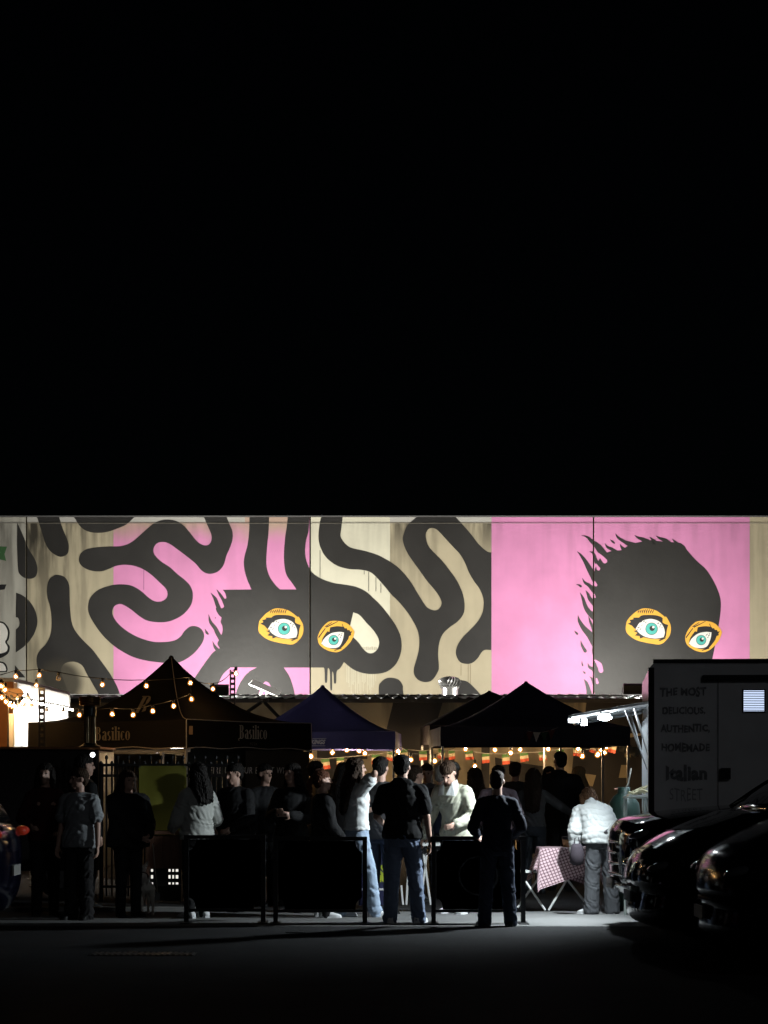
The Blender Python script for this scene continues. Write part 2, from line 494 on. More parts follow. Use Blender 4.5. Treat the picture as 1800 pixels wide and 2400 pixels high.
# middle head with its streamers
head1 = [(385, 530, 1), (360, 470), (340, 400), (338, 330), (360, 240), (370, 150), (373, 55, 1), (500, 55, 1), (497, 150), (488, 240), (482, 330), (485, 390), (505, 450), (540, 500), (570, 530, 1), (677, 530, 1), (650, 490), (615, 440), (600, 380), (596, 300), (603, 200), (617, 100), (620, 55, 1), (762, 55, 1), (755, 150), (740, 210), (733, 270), (738, 330), (760, 390), (790, 430), (850, 465), (920, 488), (1000, 500), (1070, 515), (1130, 545), (1180, 590), (1230, 640), (1285, 710), (1330, 780), (1355, 850), (1355, 930), (1330, 1000), (1290, 1045), (1240, 1070), (1170, 1078), (1100, 1070), (1040, 1045), (985, 1000, 1), (960, 1040), (938, 1062), (934, 1130), (926, 1140), (920, 1130), (917, 1078), (908, 1068), (908, 1170), (902, 1183), (896, 1170), (893, 1062), (880, 1043), (876, 1120), (869, 1135), (861, 1122), (858, 1045), (843, 1036, 1), (595, 1036, 1), (630, 1090), (655, 1160), (668, 1228), (672, 1330, 1), (270, 1330, 1), (280, 1228), (300, 1160), (335, 1100), (375, 1060), (420, 1035, 1), (250, 1035, 1), (205, 1075), (180, 1120), (165, 1170), (150, 1330, 1), (-120, 1330, 1), (-20, 1170), (20, 1100), (60, 1040), (110, 970), (140, 935), (180, 910, 1), (165, 880), (185, 840, 1), (198, 800), (196, 765), (186, 740), (192, 712, 1), (170, 690), (155, 650), (195, 652, 1), (208, 640), (200, 610), (183, 575), (205, 590), (222, 586), (215, 555), (200, 532, 1)]
loop1 = [(1045, 678, 1), (1085, 695), (1130, 745), (1180, 800), (1212, 860), (1205, 910), (1175, 940), (1140, 940), (1110, 915), (1080, 875), (1040, 835, 1), (1022, 775, 1)]
arch1 = [(425, 1230, 1), (440, 1180), (465, 1135), (485, 1128), (505, 1145), (520, 1190), (524, 1230, 1)]
paint(tr(2, head1), C_dark, 3, holes=[tr(2, loop1), tr(2, arch1)])
for fl in ([(122, 552, 2), (150, 590, 22), (165, 630, 26), (190, 690, 30)], [(160, 530, 2), (180, 560, 16), (205, 600, 22), (225, 640, 30)],
           [(108, 692, 2), (120, 740, 20), (150, 780, 26), (170, 820, 30), (205, 880, 30)], [(84, 785, 2), (95, 808, 16), (104, 818, 12)], [(133, 865, 2), (148, 900, 18), (168, 925, 26)],
           [(150, 712, 8), (152, 714, 8)]):
    ox, oy, s = zr(2)
    ribbon([(ox + x * s, oy + y * s, w * s) for x, y, w in fl], C_dark, 4)
# right-hand branching shape
z2a = [(838, 55, 1), (825, 120), (820, 190), (830, 250), (860, 310), (900, 350), (950, 380), (1020, 398), (1090, 402), (1150, 415), (1190, 445), (1240, 500), (1290, 560), (1340, 610), (1390, 670), (1430, 730), (1460, 790), (1473, 850), (1470, 920), (1455, 980), (1438, 1040), (1440, 1080), (1465, 1115), (1510, 1130), (1555, 1118)]
z3a = [(280, 1420), (290, 1370), (283, 1260), (295, 1160), (325, 1090), (380, 1035), (450, 985), (495, 930), (512, 870), (505, 780), (480, 700), (440, 620), (390, 550), (320, 460), (250, 390), (200, 330), (178, 260), (180, 215), (205, 182), (245, 177), (285, 200), (340, 260), (410, 335), (470, 400), (515, 475), (550, 560), (590, 630), (640, 700), (670, 770), (677, 830), (665, 910), (620, 990), (560, 1055), (500, 1115), (455, 1180), (437, 1240), (445, 1290), (475, 1335), (530, 1350), (580, 1340), (625, 1300), (655, 1255), (685, 1230), (743, 1230, 1), (743, 388, 1), (710, 380), (670, 350), (625, 305), (580, 245), (530, 185), (480, 130), (425, 70, 1), (110, 70, 1)]
z2b = [(1400, 110), (1372, 170), (1368, 220), (1400, 300), (1470, 400), (1520, 470), (1570, 530), (1605, 580), (1617, 620), (1600, 655), (1570, 665), (1530, 650), (1500, 615), (1460, 550), (1410, 470), (1350, 400), (1300, 360), (1250, 330), (1200, 305), (1120, 280), (1040, 262), (1000, 240), (975, 210), (962, 180), (968, 130), (977, 55, 1)]
paint(tr(2, z2a) + tr(3, z3a) + tr(2, z2b), C_dark, 3)
paint(tr(2, [(1218, 1330, 1), (1210, 1170), (1225, 1130), (1260, 1105), (1300, 1102), (1340, 1115), (1365, 1150), (1368, 1190), (1390, 1330, 1)]), C_dark, 3)
paint(tr(3, [(430, 1500), (480, 1490), (540, 1505), (600, 1560), (650, 1618), (700, 1720, 1), (420, 1720, 1)]), C_dark, 3)
# drips and runs of thin paint
for x, ya, yb in ((830, 275, 455), (1145, 415, 540), (1192, 450, 542), (1224, 490, 552), (1116, 408, 432), (932, 405, 405)):
    paint(tr(2, rect(x - 1.5, ya, x + 1.5, yb + 0.1)), C_dark, 4, 1, 'paint_run')
paint(tr(1, rect(930, 400, 934, 532)), mural_mat('plum_run_paint', (0.3, 0.1, 0.22), 0.0), 2, 1, 'paint_run')
M_tanrun = mural_mat('ochre_run_paint', (0.24, 0.19, 0.12), 0.0)
for x, ya, yb in ((481, 1350, 1450), (543, 1350, 1520), (562, 1350, 1530)):
    paint(tr(3, rect(x - 2, ya, x + 2, yb)), M_tanrun, 2, 1, 'paint_run')
rr = random.Random(4)
for i in range(24):
    x = 1005 + i * 8 + rr.uniform(-3, 3)
    ya = 1020 + max(0, (x - 1000)) * 0.33
    paint(tr(2, rect(x - 1.2, min(ya, 1078), x + 1.2, rr.uniform(1120, 1225))), C_cream, 2, 1, 'paint_run')
for i in range(14):
    x = 1108 + i * 7 + rr.uniform(-2, 2)
    paint(tr(2, rect(x - 1, 902 + rr.uniform(-4, 6), x + 1, 922)), M_tanrun, 2, 1, 'paint_run')

# the second head
main2 = [(440, 1420, 1), (432, 1250), (430, 1100), (415, 1010), (428, 900), (428, 500), (450, 400), (490, 335), (560, 305), (620, 300), (680, 262), (740, 246), (820, 230), (880, 236), (960, 243), (1030, 248), (1065, 268), (1090, 305), (1130, 350), (1170, 390), (1215, 430), (1245, 470), (1280, 530), (1310, 600), (1325, 670), (1320, 760), (1305, 860), (1285, 970), (1262, 1080), (1235, 1200), (1190, 1420, 1)]
paint(tr(4, main2), C_dark, 3)
flames2 = ([(340, 195, 2), (380, 208, 14), (415, 240, 28), (460, 280, 45), (500, 340, 60)], [(310, 310, 2), (335, 335, 16), (370, 385, 30), (400, 440, 40), (440, 510, 50)],
           [(398, 310, 2), (425, 325, 18), (442, 375, 26), (470, 430, 40)], [(345, 498, 2), (365, 530, 18), (395, 550, 25), (435, 590, 40)], [(303, 543, 2), (320, 546, 10), (334, 555, 16)],
           [(370, 585, 2), (385, 610, 18), (400, 645, 28), (435, 680, 40)], [(330, 600, 2), (350, 640, 20), (365, 690, 28), (390, 735, 35), (440, 780, 50)], [(390, 765, 2), (400, 800, 15), (420, 850, 20), (435, 890, 30)],
           [(315, 760, 2), (325, 800, 22), (355, 850, 35), (400, 900, 50), (445, 960, 70)], [(290, 870, 2), (302, 883, 14), (310, 892, 14)], [(335, 940, 2), (345, 975, 18), (367, 1013, 24)],
           [(343, 1085, 2), (345, 1105, 10), (349, 1116, 9)], [(385, 1100, 2), (395, 1125, 18), (420, 1140, 25), (455, 1165, 40)], [(350, 1155, 2), (359, 1164, 11), (365, 1170, 10)],
           [(357, 1212, 2), (375, 1240, 22), (390, 1290, 30), (400, 1350, 50)], [(397, 1193, 2), (415, 1210, 15), (430, 1245, 25), (445, 1300, 30)],
           [(505, 252, 2), (525, 280, 18), (560, 298, 25), (600, 345, 60)], [(580, 183, 2), (600, 212, 18), (650, 244, 25), (720, 275, 50)], [(543, 226, 2), (560, 240, 14), (572, 250, 10)],
           [(612, 257, 2), (625, 280, 18), (650, 310, 40)], [(715, 195, 2), (740, 212, 16), (780, 228, 30), (830, 265, 60)], [(822, 207, 2), (838, 222, 14), (860, 245, 30)],
           [(868, 200, 2), (890, 215, 15), (930, 232, 30), (970, 265, 40)], [(980, 220, 2), (1000, 240, 14), (1030, 268, 30)])
ox, oy, s = zr(4)
for fl in flames2:
    ribbon([(ox + x * s, oy + y * s, w * s) for x, y, w in fl], C_dark, 4)
for fl in ([(438, 312, 10), (470, 338, 20), (505, 377, 34)], [(440, 395, 8), (460, 432, 26)], [(430, 520, 10), (441, 546, 22)], [(430, 610, 8), (433, 632, 14)],
           [(432, 1075, 8), (465, 1110, 36), (478, 1152, 32)], [(445, 1205, 10), (452, 1237, 20)]):
    ribbon([(ox + x * s, oy + y * s, w * s) for x, y, w in fl], C_pink, 5, 'painted_drop')

# eyes, the same pair on both heads
def circ(cx, cy, rx, ry=None, n=14):
    ry = ry or rx
    return [(cx + rx * math.cos(2 * math.pi * i / n), cy + ry * math.sin(2 * math.pi * i / n)) for i in range(n)]
def eye_pair(dx):
    def sh(pts): return [(p[0] + dx,) + tuple(p[1:]) for p in tr(2, pts)]
    E = lambda pts, m, l, seg=4: paint(sh(pts), m, l, seg, 'painted_eye')
    E([(432, 760), (440, 730), (475, 690), (520, 660), (560, 652), (615, 662), (655, 685), (700, 725), (720, 760), (720, 810), (700, 850), (655, 885), (590, 880), (520, 865), (475, 845), (440, 815), (430, 790)], C_orange, 6)
    E([(485, 782, 1), (470, 765, 1), (443, 752, 1), (462, 742, 1), (455, 728, 1), (480, 722, 1), (478, 712, 1), (515, 712, 1), (530, 700), (560, 695), (620, 697), (655, 706), (672, 718, 1), (668, 740), (680, 752, 1), (705, 760, 1), (697, 790), (690, 835, 1), (660, 850), (600, 850), (545, 840, 1), (522, 848, 1), (520, 832, 1), (488, 828, 1), (505, 812, 1), (480, 798, 1), (500, 795, 1)], C_ink, 7)
    E([(493, 785, 1), (520, 745), (560, 725), (605, 722), (650, 740), (675, 775), (683, 810), (675, 840, 1), (620, 848), (560, 838), (520, 815)], C_white, 8)
    E(circ(597, 785, 40), C_ink, 9, 3); E(circ(597, 785, 37), C_teal, 10, 3); E(circ(600, 782, 17), C_ink, 11, 3); E(circ(608, 774, 8), C_white, 12, 3)
    for i in range(8):
        x = 506 + i * 13.5
        E([(x, 672 + abs(i - 3) * 1.0, 1), (x + 10, 655 + abs(i - 4) * 2.2, 1), (x + 13, 656 + abs(i - 4) * 2.2, 1), (x - 2 + 5, 690 - abs(i - 4), 1)], C_ink, 7, 1)
    for (x, y, w) in ((530, 738, 14), (512, 775, 16), (525, 785, 12), (548, 735, 12), (640, 748, 14), (655, 757, 12), (505, 790, 10), (560, 742, 10), (535, 760, 8), (650, 770, 9), (665, 775, 8)):
        E([(x - w / 2, y + 3, 1), (x + w / 2, y - 5, 1), (x + w / 2 - 2, y + 1, 1), (x - w / 4, y + 7, 1)], C_ink, 9, 1)
    E([(640, 858, 1), (690, 838, 1), (686, 848, 1), (650, 864, 1)], C_ink, 7, 1)
    E([(690, 706), (705, 728), (712, 752), (698, 756), (678, 742), (668, 722), (680, 712)], C_orange, 8)
    E([(815, 840), (835, 790), (870, 750), (900, 735), (960, 735), (1010, 752), (1048, 795), (1050, 820), (1030, 865), (990, 910), (945, 935), (900, 932), (860, 915), (825, 885)], C_orange, 6)
    E([(838, 885, 1), (845, 850), (860, 825), (878, 800, 1), (890, 805, 1), (896, 775, 1), (940, 768), (985, 772, 1), (990, 782, 1), (1002, 780, 1), (1008, 793, 1), (1020, 792, 1), (1025, 803, 1), (1040, 800, 1), (1030, 815, 1), (1033, 826, 1), (1018, 832, 1), (1010, 855), (985, 890), (960, 912), (935, 915), (900, 914)], C_ink, 7)
    E([(838, 880, 1), (860, 845), (900, 815), (950, 805), (985, 808, 1), (980, 845), (965, 885), (945, 905), (905, 910), (865, 900)], C_white, 8)
    E(circ(918, 858, 33), C_ink, 9, 3); E(circ(918, 858, 30), C_teal, 10, 3); E(circ(922, 855, 14), C_ink, 11, 3); E(circ(928, 849, 7), C_white, 12, 3)
    for (x, y, w) in ((955, 820, 12), (968, 826, 12), (962, 838, 10), (972, 815, 9), (950, 828, 7)):
        E([(x - w / 2, y + 3, 1), (x + w / 2, y - 4, 1), (x + w / 2 - 2, y + 2, 1), (x - w / 4, y + 6, 1)], C_ink, 9, 1)
    E([(818, 838, 1), (862, 780, 1), (866, 784, 1), (822, 846, 1)], C_ink, 7, 1)
    E([(868, 772, 1), (945, 735, 1), (948, 738, 1), (872, 778, 1)], C_ink, 7, 1)
    E([(860, 770, 1), (905, 742, 1), (907, 746, 1), (864, 774, 1)], C_ink, 7, 1)
    E([(970, 752, 1), (974, 752, 1), (982, 772, 1), (978, 774, 1)], C_ink, 7, 1)
    E([(920, 922, 1), (970, 908, 1), (972, 912, 1), (925, 928, 1)], C_ink, 7, 1)
eye_pair(0)
eye_pair(861)
# parapet groove
for p, xa, xb in panels:
    boxobj('band_groove', (xa, xb, -0.036, -0.0305, ZT - 0.145, ZT - 0.135), mat('groove_dirt', (0.20, 0.185, 0.155), 0.9, var=0.5, scale=5), p)

# ------------------------------------------------------------------ annex in front of the mural
DA = 43.0
ZA = PZ(1640, DA)
an = empty('annex', (0, DA, 0))
tag(an, 'low concrete annex with corrugated roof and beige and black painted front', 'building')
C_low = mural_mat('beige_annex_paint', (0.42, 0.34, 0.215), 0.8, zt=ZA + 0.15)
C_lowd = mural_mat('black_annex_paint', (0.030, 0.025, 0.022), 0.1, zt=ZA + 0.15)
boxobj('front_wall', (-14, 14, 0.0, 0.25, 0.0, ZA - 0.002), C_low, an)
def annex_paint(pts, m, layer=1):
    b = bmesh.new()
    V_ = [Vector((PX(x, DA), PZ(y, DA), 0)) for x, y in pts]
    bv = [b.verts.new((v.x, -0.004 * layer, max(v.y, 0.01))) for v in V_]
    for t in tessellate_polygon([V_]):
        b.faces.new([bv[i] for i in t])
    for f in b.faces:
        f.normal_update()
        if f.normal.y > 0: f.normal_flip()
    mobj('painted_shape', b, m, an)
annex_paint([(923, 1641), (1039, 1641), (1006, 1752), (1000, 1850), (955, 1850), (957, 1765), (905, 1712)], C_lowd)
annex_paint([(743, 1750), (861, 1750), (861, 1779), (743, 1779)], C_lowd)
annex_paint([(762, 1779.5), (790, 1779.5), (790, 1960), (762, 1960)], C_lowd)
annex_paint([(1040, 1776), (1066, 1774), (1060, 1900), (1010, 1900), (1008, 1800)], C_lowd)
annex_paint([(1128, 1745), (1148, 1745), (1146, 1880), (1128, 1880)], C_lowd)
annex_paint([(1160, 1775), (1221, 1788), (1281, 1797), (1270, 1845), (1255, 1900), (1165, 1900)], C_lowd)
annex_paint([(1346, 1755), (1520, 1720), (1520, 1990), (1318, 1990)], C_lowd)
annex_paint([(1375, 1641), (1700, 1641), (1700, 1719), (1366, 1719)], C_lowd)
annex_paint([(-260, 1700), (200, 1700), (200, 1990), (-260, 1990)], C_lowd)
for q in ([(1364, 1812), (1397, 1817), (1389, 1843), (1366, 1838)], [(1456, 1793), (1474, 1793), (1477, 1823), (1450, 1823)], [(1464, 1757), (1480, 1752), (1478, 1775), (1464, 1775)]):
    annex_paint(q, mural_mat('kraft_poster_paint', (0.40, 0.31, 0.18), 0.0), 2)
# corrugated roof rising slightly towards the mural wall
b = bmesh.new()
nw = 700; xs = [-14 + 28 * i / nw for i in range(nw + 1)]
def corr(x): return 0.034 * math.sin(2 * math.pi * x / 0.24)
rows = []
for yy, zz in ((-0.14, ZA + 0.045), (4.7, ZA + 0.26)):
    rows.append([b.verts.new((x, yy, zz + corr(x))) for x in xs])
for i in range(nw):
    b.faces.new((rows[0][i], rows[0][i + 1], rows[1][i + 1], rows[1][i]))
bmesh.ops.solidify(b, geom=list(b.faces), thickness=0.006)
smooth(mobj('corrugated_roof', b, mat('galvanised_roof', (0.62, 0.63, 0.63), 0.4, 0.35, var=0.15), an))
boxobj('capping_strip', (-14, 14, -0.16, -0.145, ZA + 0.074, ZA + 0.092), M_black, an)
boxobj('fascia', (-14, 14, -0.10, -0.004, ZA - 0.06, ZA + 0.012), mat('brown_fascia', (0.035, 0.03, 0.026), 0.6), an)
# flood lights on the roof edge that wash the mural
M_flood = emis('flood_glass', (1.0, 0.97, 0.88), 24.0)
def flood(px, py, label, power, aimx):
    d = DA + 0.15
    root = empty('flood_light', (PX(px, d), d, ZA + 0.06)); tag(root, label, 'flood light', 'flood lights on the annex roof edge')
    hz = PZ(py, d) - (ZA + 0.06)
    Mx = Matrix.Translation((0, 0, hz)) @ Matrix.Rotation(R(22), 4, 'X')
    b = bmesh.new(); box(b, -0.19, 0.19, -0.10, 0.02, -0.10, 0.10, M=Mx); bev(b, 0.015)
    mobj('housing', b, M_black, root)
    b = bmesh.new(); box(b, -0.17, 0.17, 0.022, 0.03, -0.08, 0.08, M=Mx)
    mobj('lens', b, M_flood, root)
    b = bmesh.new(); tube(b, [(-0.21, 0, hz), (-0.21, 0, 0.0), (0.21, 0, 0.0), (0.21, 0, hz)], 0.012)
    mobj('bracket', b, M_steel, root)
    ld = bpy.data.lights.new('flood_beam', 'SPOT')
    ld.energy = power; ld.color = (1.0, 0.965, 0.87); ld.spot_size = R(178); ld.spot_blend = 0.12; ld.shadow_soft_size = 0.15
    lo = bpy.data.objects.new('flood_beam', ld); COL.objects.link(lo)
    lo.parent = root; lo.location = (0, 0.12, hz + 0.02)
    dirv = Vector((aimx, 4.8, 1.9)); lo.rotation_euler = dirv.to_track_quat('-Z', 'Y').to_euler()
flood(515, 1615, 'flood light box on the annex roof beside the slotted pole', 1500, 0.0)
flood(1482, 1613, 'flood light box on the annex roof beside the food trailer', 1500, -0.3)
# roof ventilator
vt = empty('roof_ventilator', (PX(1054, 44.6), 44.6, ZA + 0.12))
tag(vt, 'shiny metal turbine ventilator on the annex roof', 'ventilator')
M_chrome = mat('polished_metal', (0.66, 0.66, 0.66), 0.28, 0.75, var=0.1)
b = bmesh.new(); lathe(b, [(0.17, -0.05), (0.17, 0.16), (0.185, 0.165), (0.185, 0.18), (0.15, 0.19)], 24); smooth(mobj('throat', b, M_chrome, vt), False)
b = bmesh.new(); lathe(b, [(0.20, 0.185), (0.205, 0.20), (0.10, 0.205)], 24); mobj('base_ring', b, M_chrome, vt)
b = bmesh.new(); lathe(b, [(0.11, 0.405), (0.08, 0.42), (0.02, 0.425), (0.001, 0.43)], 24); mobj('cap', b, M_chrome, vt)
b = bmesh.new(); lathe(b, [(0.14, 0.2), (0.15, 0.3), (0.1, 0.4)], 16); mobj('core', b, mat('dark_core', (0.05, 0.045, 0.04), 0.5, 0.5), vt)
prof = [(0.185, 0.205), (0.23, 0.25), (0.24, 0.30), (0.22, 0.355), (0.17, 0.395), (0.105, 0.41)]
for k in range(22):
    a = 2 * math.pi * k / 22
    b = bmesh.new(); A = []; B_ = []
    for j, (r_, z) in enumerate(prof):
        tw = a + 0.10 * j
        A.append(b.verts.new((r_ * math.cos(tw), r_ * math.sin(tw), z)))
        r2 = r_ * 0.86; t2 = tw + 0.22
        B_.append(b.verts.new((r2 * math.cos(t2), r2 * math.sin(t2), z)))
    for j in range(len(prof) - 1):
        b.faces.new((A[j], A[j + 1], B_[j + 1], B_[j]))
    smooth(mobj('vane', b, M_chrome, vt))
# satellite panel
sp = empty('satellite_panel', (PX(617, 43.9), 43.9, ZA + 0.12))
tag(sp, 'white tilted satellite panel on a mast at the annex roof edge', 'antenna')
Mx = Matrix.Translation((0.02, 0, 0.16)) @ Matrix.Rotation(R(23), 4, 'Y') @ Matrix.Rotation(R(20), 4, 'X')
b = bmesh.new(); box(b, -0.30, 0.34, -0.19, 0.19, -0.012, 0.012, M=Mx); bev(b, 0.008); mobj('panel', b, mat('white_plastic', (0.8, 0.8, 0.8), 0.35, var=0.02), sp)
b = bmesh.new(); tube(b, [(-0.08, 0, -0.02), (0.0, 0, 0.12)], 0.022); tube(b, [(0.06, 0, -0.02), (0.07, 0, 0.10)], 0.012); mobj('mast', b, MATS['white_plastic'], sp)
b = bmesh.new(); tube(b, [(0.34, 0.0, 0.0), (0.10, 0, 0.08)], 0.01); mobj('stay', b, MATS['white_plastic'], sp)
# dark A-shaped bracket under the roof edge
dA = 42.4
ab = empty('roof_bracket', W3(615, 1690, dA))
tag(ab, 'black A-shaped bracket fixed to the annex wall between two tents', 'bracket')
def loc(root, x, y, d): return W3(x, y, d) - root.location
b = bmesh.new()
for a_, b2 in (((612, 1646), (560, 1682)), ((620, 1646), (660, 1688))):
    p, q = loc(ab, *a_, dA), loc(ab, *b2, dA)
    tube(b, [p, q], 0.035, 4)
mobj('arm', b, M_black, ab)
for (x, y) in ((611, 1642), (625, 1641)):
    p = loc(ab, x, y, dA); boxobj('clamp', (p.x - 0.04, p.x + 0.04, p.y - 0.05, p.y + 0.05, p.z - 0.035, p.z + 0.035), M_black, ab, 0.008)

# ------------------------------------------------------------------ text
def text_mesh(body, size, shear=0.0, bold=0.0, spacing=1.0, ext=0.0, align='CENTER', xs=1.0):
    c = bpy.data.curves.new('lettering', 'FONT')
    c.body = body; c.size = size; c.shear = shear; c.offset = bold; c.space_character = spacing; c.extrude = ext
    c.align_x = align; c.align_y = 'CENTER'; c.resolution_u = 3
    o = bpy.data.objects.new('lettering_source', c); COL.objects.link(o)
    dg = bpy.context.evaluated_depsgraph_get(); dg.update()
    me = bpy.data.meshes.new_from_object(o.evaluated_get(dg))
    bpy.data.objects.remove(o)
    me.transform(Matrix.Diagonal((xs, 1, 1, 1)))
    return me

def letter_poly(strokes):
    return strokes

def serif_word(word, h):
    """upright high-contrast serif letters: thick stems, hairline joins, flat serifs; returns a mesh in the XY plane"""
    b = bmesh.new()
    T, t = 0.17 * h, 0.05 * h
    xh = 0.68 * h
    def rc(x0, y0, x1, y1):
        b.faces.new([b.verts.new((x, y, 0)) for x, y in ((x0, y0), (x1, y0), (x1, y1), (x0, y1))])
    def bowl(cx, cy, rx, ry, a0, a1, n=12, th=T, tn=t):
        pv = None
        for i in range(n + 1):
            a = R(a0 + (a1 - a0) * i / n)
            w = tn + (th - tn) * abs(math.cos(a))
            o_ = b.verts.new((cx + rx * math.cos(a), cy + ry * math.sin(a), 0))
            i_ = b.verts.new((cx + (rx - w) * math.cos(a), cy + (ry - tn) * math.sin(a), 0))
            if pv: b.faces.new((pv[0], o_, i_, pv[1]))
            pv = (o_, i_)
    def serif(x, y, w=0.17 * h): rc(x - w / 2, y, x + w / 2, y + t)
    x = 0.0
    for ch in word:
        if ch == 'B':
            rc(x + 0.05 * h, 0, x + 0.05 * h + T, h); rc(x - 0.06 * h, 0, x + 0.3 * h, t); rc(x - 0.02 * h, h - t, x + 0.3 * h, h)
            rc(x + 0.2 * h, 0.5 * h, x + 0.3 * h, 0.5 * h + t)
            bowl(x + 0.28 * h, 0.765 * h, 0.2 * h, 0.235 * h, -90, 90); bowl(x + 0.28 * h, 0.27 * h, 0.24 * h, 0.27 * h, -90, 90)
            bowl(x - 0.05 * h, -0.06 * h, 0.10 * h, 0.08 * h, 90, 300, 10, 0.06 * h)
            x += 0.62 * h
        elif ch == 'a':
            rc(x + 0.27 * h, 0, x + 0.27 * h + T, xh * 0.75); bowl(x + 0.24 * h, xh * 0.72, 0.2 * h, xh * 0.28, 0, 160, 10)
            bowl(x + 0.2 * h, xh * 0.28, 0.18 * h, xh * 0.28, 60, 330, 12); serif(x + 0.44 * h, 0, 0.1 * h); x += 0.52 * h
        elif ch == 's':
            bowl(x + 0.17 * h, xh * 0.74, 0.15 * h, xh * 0.26, 40, 270, 10); bowl(x + 0.17 * h, xh * 0.27, 0.17 * h, xh * 0.27, -140, 90, 10); x += 0.42 * h
        elif ch in 'il':
            rc(x + 0.04 * h, 0, x + 0.04 * h + T, xh if ch == 'i' else h * 1.02); serif(x + 0.12 * h, 0, 0.26 * h)
            rc(x - 0.02 * h, (xh if ch == 'i' else h * 1.02) - t, x + 0.05 * h, xh if ch == 'i' else h * 1.02)
            if ch == 'i': bowl(x + 0.12 * h, 0.88 * h, 0.085 * h, 0.085 * h, 0, 360, 10, 0.08 * h, 0.08 * h)
            x += 0.29 * h
        elif ch == 'c':
            bowl(x + 0.22 * h, xh / 2, 0.22 * h, xh / 2, 45, 315, 14); x += 0.45 * h
        elif ch == 'o':
            bowl(x + 0.23 * h, xh / 2, 0.23 * h, xh / 2, 0, 360, 18); x += 0.5 * h
    me = bpy.data.meshes.new('lettering'); 
    for v in b.verts: v.co.x -= x / 2; v.co.y -= h * 0.4
    bmesh.ops.recalc_face_normals(b, faces=b.faces)
    b.to_mesh(me); b.free()
    return me

def place_text(me, m, parent, origin, right, up, name='lettering'):
    """lay a text mesh on a plane given by an origin and its right and up directions (parent space)"""
    right = Vector(right).normalized(); up = Vector(up).normalized(); nrm = right.cross(up)
    M_ = Matrix((( right.x, up.x, nrm.x, origin[0]), (right.y, up.y, nrm.y, origin[1]), (right.z, up.z, nrm.z, origin[2]), (0, 0, 0, 1)))
    me.transform(M_)
    return mobj(name, me, m, parent)

# ------------------------------------------------------------------ tents
def tent(label, cx, cy, half, rz, zvb, zvt, zp, gp, cloth, legm, sag=0.05, wall=None, seed=0):
    root = empty('market_tent', (cx, cy, 0), rz)
    tag(root, label, 'tent')
    N = 20
    b = bmesh.new()
    grid = {}
    for i in range(N + 1):
        for j in range(N + 1):
            u, v = -1 + 2 * i / N, -1 + 2 * j / N
            t = 1 - max(abs(u), abs(v))
            m_ = min(abs(u), abs(v)) / max(abs(u), abs(v), 1e-6)
            z = zvt + (zp - zvt) * t ** gp - sag * (1 - m_) * (math.sin(math.pi * min(1, t + 0.12)) * 0.9)
            z += 0.012 * noise.noise(Vector((u * 3 + seed, v * 3, 0)))
            grid[i, j] = b.verts.new((u * half, v * half, z))
    for i in range(N):
        for j in range(N):
            q = [grid[i, j], grid[i + 1, j], grid[i + 1, j + 1], grid[i, j + 1]]
            u, v = i - N / 2 + 0.5, j - N / 2 + 0.5
            if (u * v) > 0: b.faces.new((q[0], q[1], q[2])); b.faces.new((q[0], q[2], q[3]))
            else: b.faces.new((q[0], q[1], q[3])); b.faces.new((q[1], q[2], q[3]))
    smooth(mobj('roof', b, cloth, root))
    b = bmesh.new(); ellipsoid(b, (0, 0, zp - 0.03), (0.04, 0.04, 0.035)); mobj('peak_cap', b, cloth, root)
    sides = []
    for k in range(4):
        b = bmesh.new(); Mr = Matrix.Rotation(R(90) * k, 4, 'Z')
        rows = []
        for w in range(5):
            f = w / 4
            row = []
            for i in range(25):
                u = -1 + 2 * i / 24
                bow = 0.012 * math.sin(u * 9 + k + seed) * f + 0.02 * noise.noise(Vector((u * 2.5, k * 3 + seed, f))) * f
                zz = zvt - sag * 0.12 * (1 - u * u) - (zvt - zvb) * f + (0.02 * (1 - u * u)) * f
                row.append(b.verts.new(Mr @ Vector((u * half, -half - 0.004 + bow, zz))))
            rows.append(row)
        for a_, c in zip(rows[:-1], rows[1:]):
            for i in range(24): b.faces.new((a_[i], c[i], c[i + 1], a_[i + 1]))
        sides.append(smooth(mobj('valance', b, cloth, root)))
    for sx in (-1, 1):
        for sy in (-1, 1):
            lx, ly = sx * (half - 0.03), sy * (half - 0.03)
            b = bmesh.new(); box(b, lx - 0.02, lx + 0.02, ly - 0.02, ly + 0.02, 0.0, zvt - 0.03); bev(b, 0.005)
            leg = mobj('leg', b, legm, root)
            mobj('foot_plate', _plate(lx, ly), legm, leg)
    return root, sides
def _plate(x, y):
    b = bmesh.new(); box(b, x - 0.06, x + 0.06, y - 0.06, y + 0.06, 0.004, 0.012); return b

M_tblack = mat('black_tent_canvas', (0.013, 0.0115, 0.010), 0.9, bump=0.35, bscale=14, scale=3, spec=0.12)
M_tnavy = mat('navy_tent_canvas', (0.028, 0.028, 0.13), 0.75, bump=0.35, bscale=14, scale=3)
M_tdark = mat('dark_plum_tent_canvas', (0.016, 0.011, 0.016), 0.75, bump=0.35, bscale=14, scale=3)
M_tnavy2 = mat('deep_navy_tent_canvas', (0.013, 0.013, 0.036), 0.75, bump=0.35, bscale=14, scale=3)
M_print = mat('pale_print', (0.20, 0.17, 0.13), 0.7)
M_printw = mat('white_print', (0.62, 0.62, 0.62), 0.7)

# pizza tent, turned so one corner points at the road
ang = math.atan2(1.66, 2.5)
c0 = Vector((PX(445, 30), 30.0))
ctr = c0 + Vector((-2.5 + 1.66, 1.66 + 2.5)) * 0.5
t1, s1 = tent('black pizza stall tent with bulbs strung over its pointed roof', ctr.x - 0.05, ctr.y, 1.5, -ang, 1.925, 2.33, PZ(1537, ctr.y), 2.15, M_tblack, M_alu, sag=0.10, seed=1)
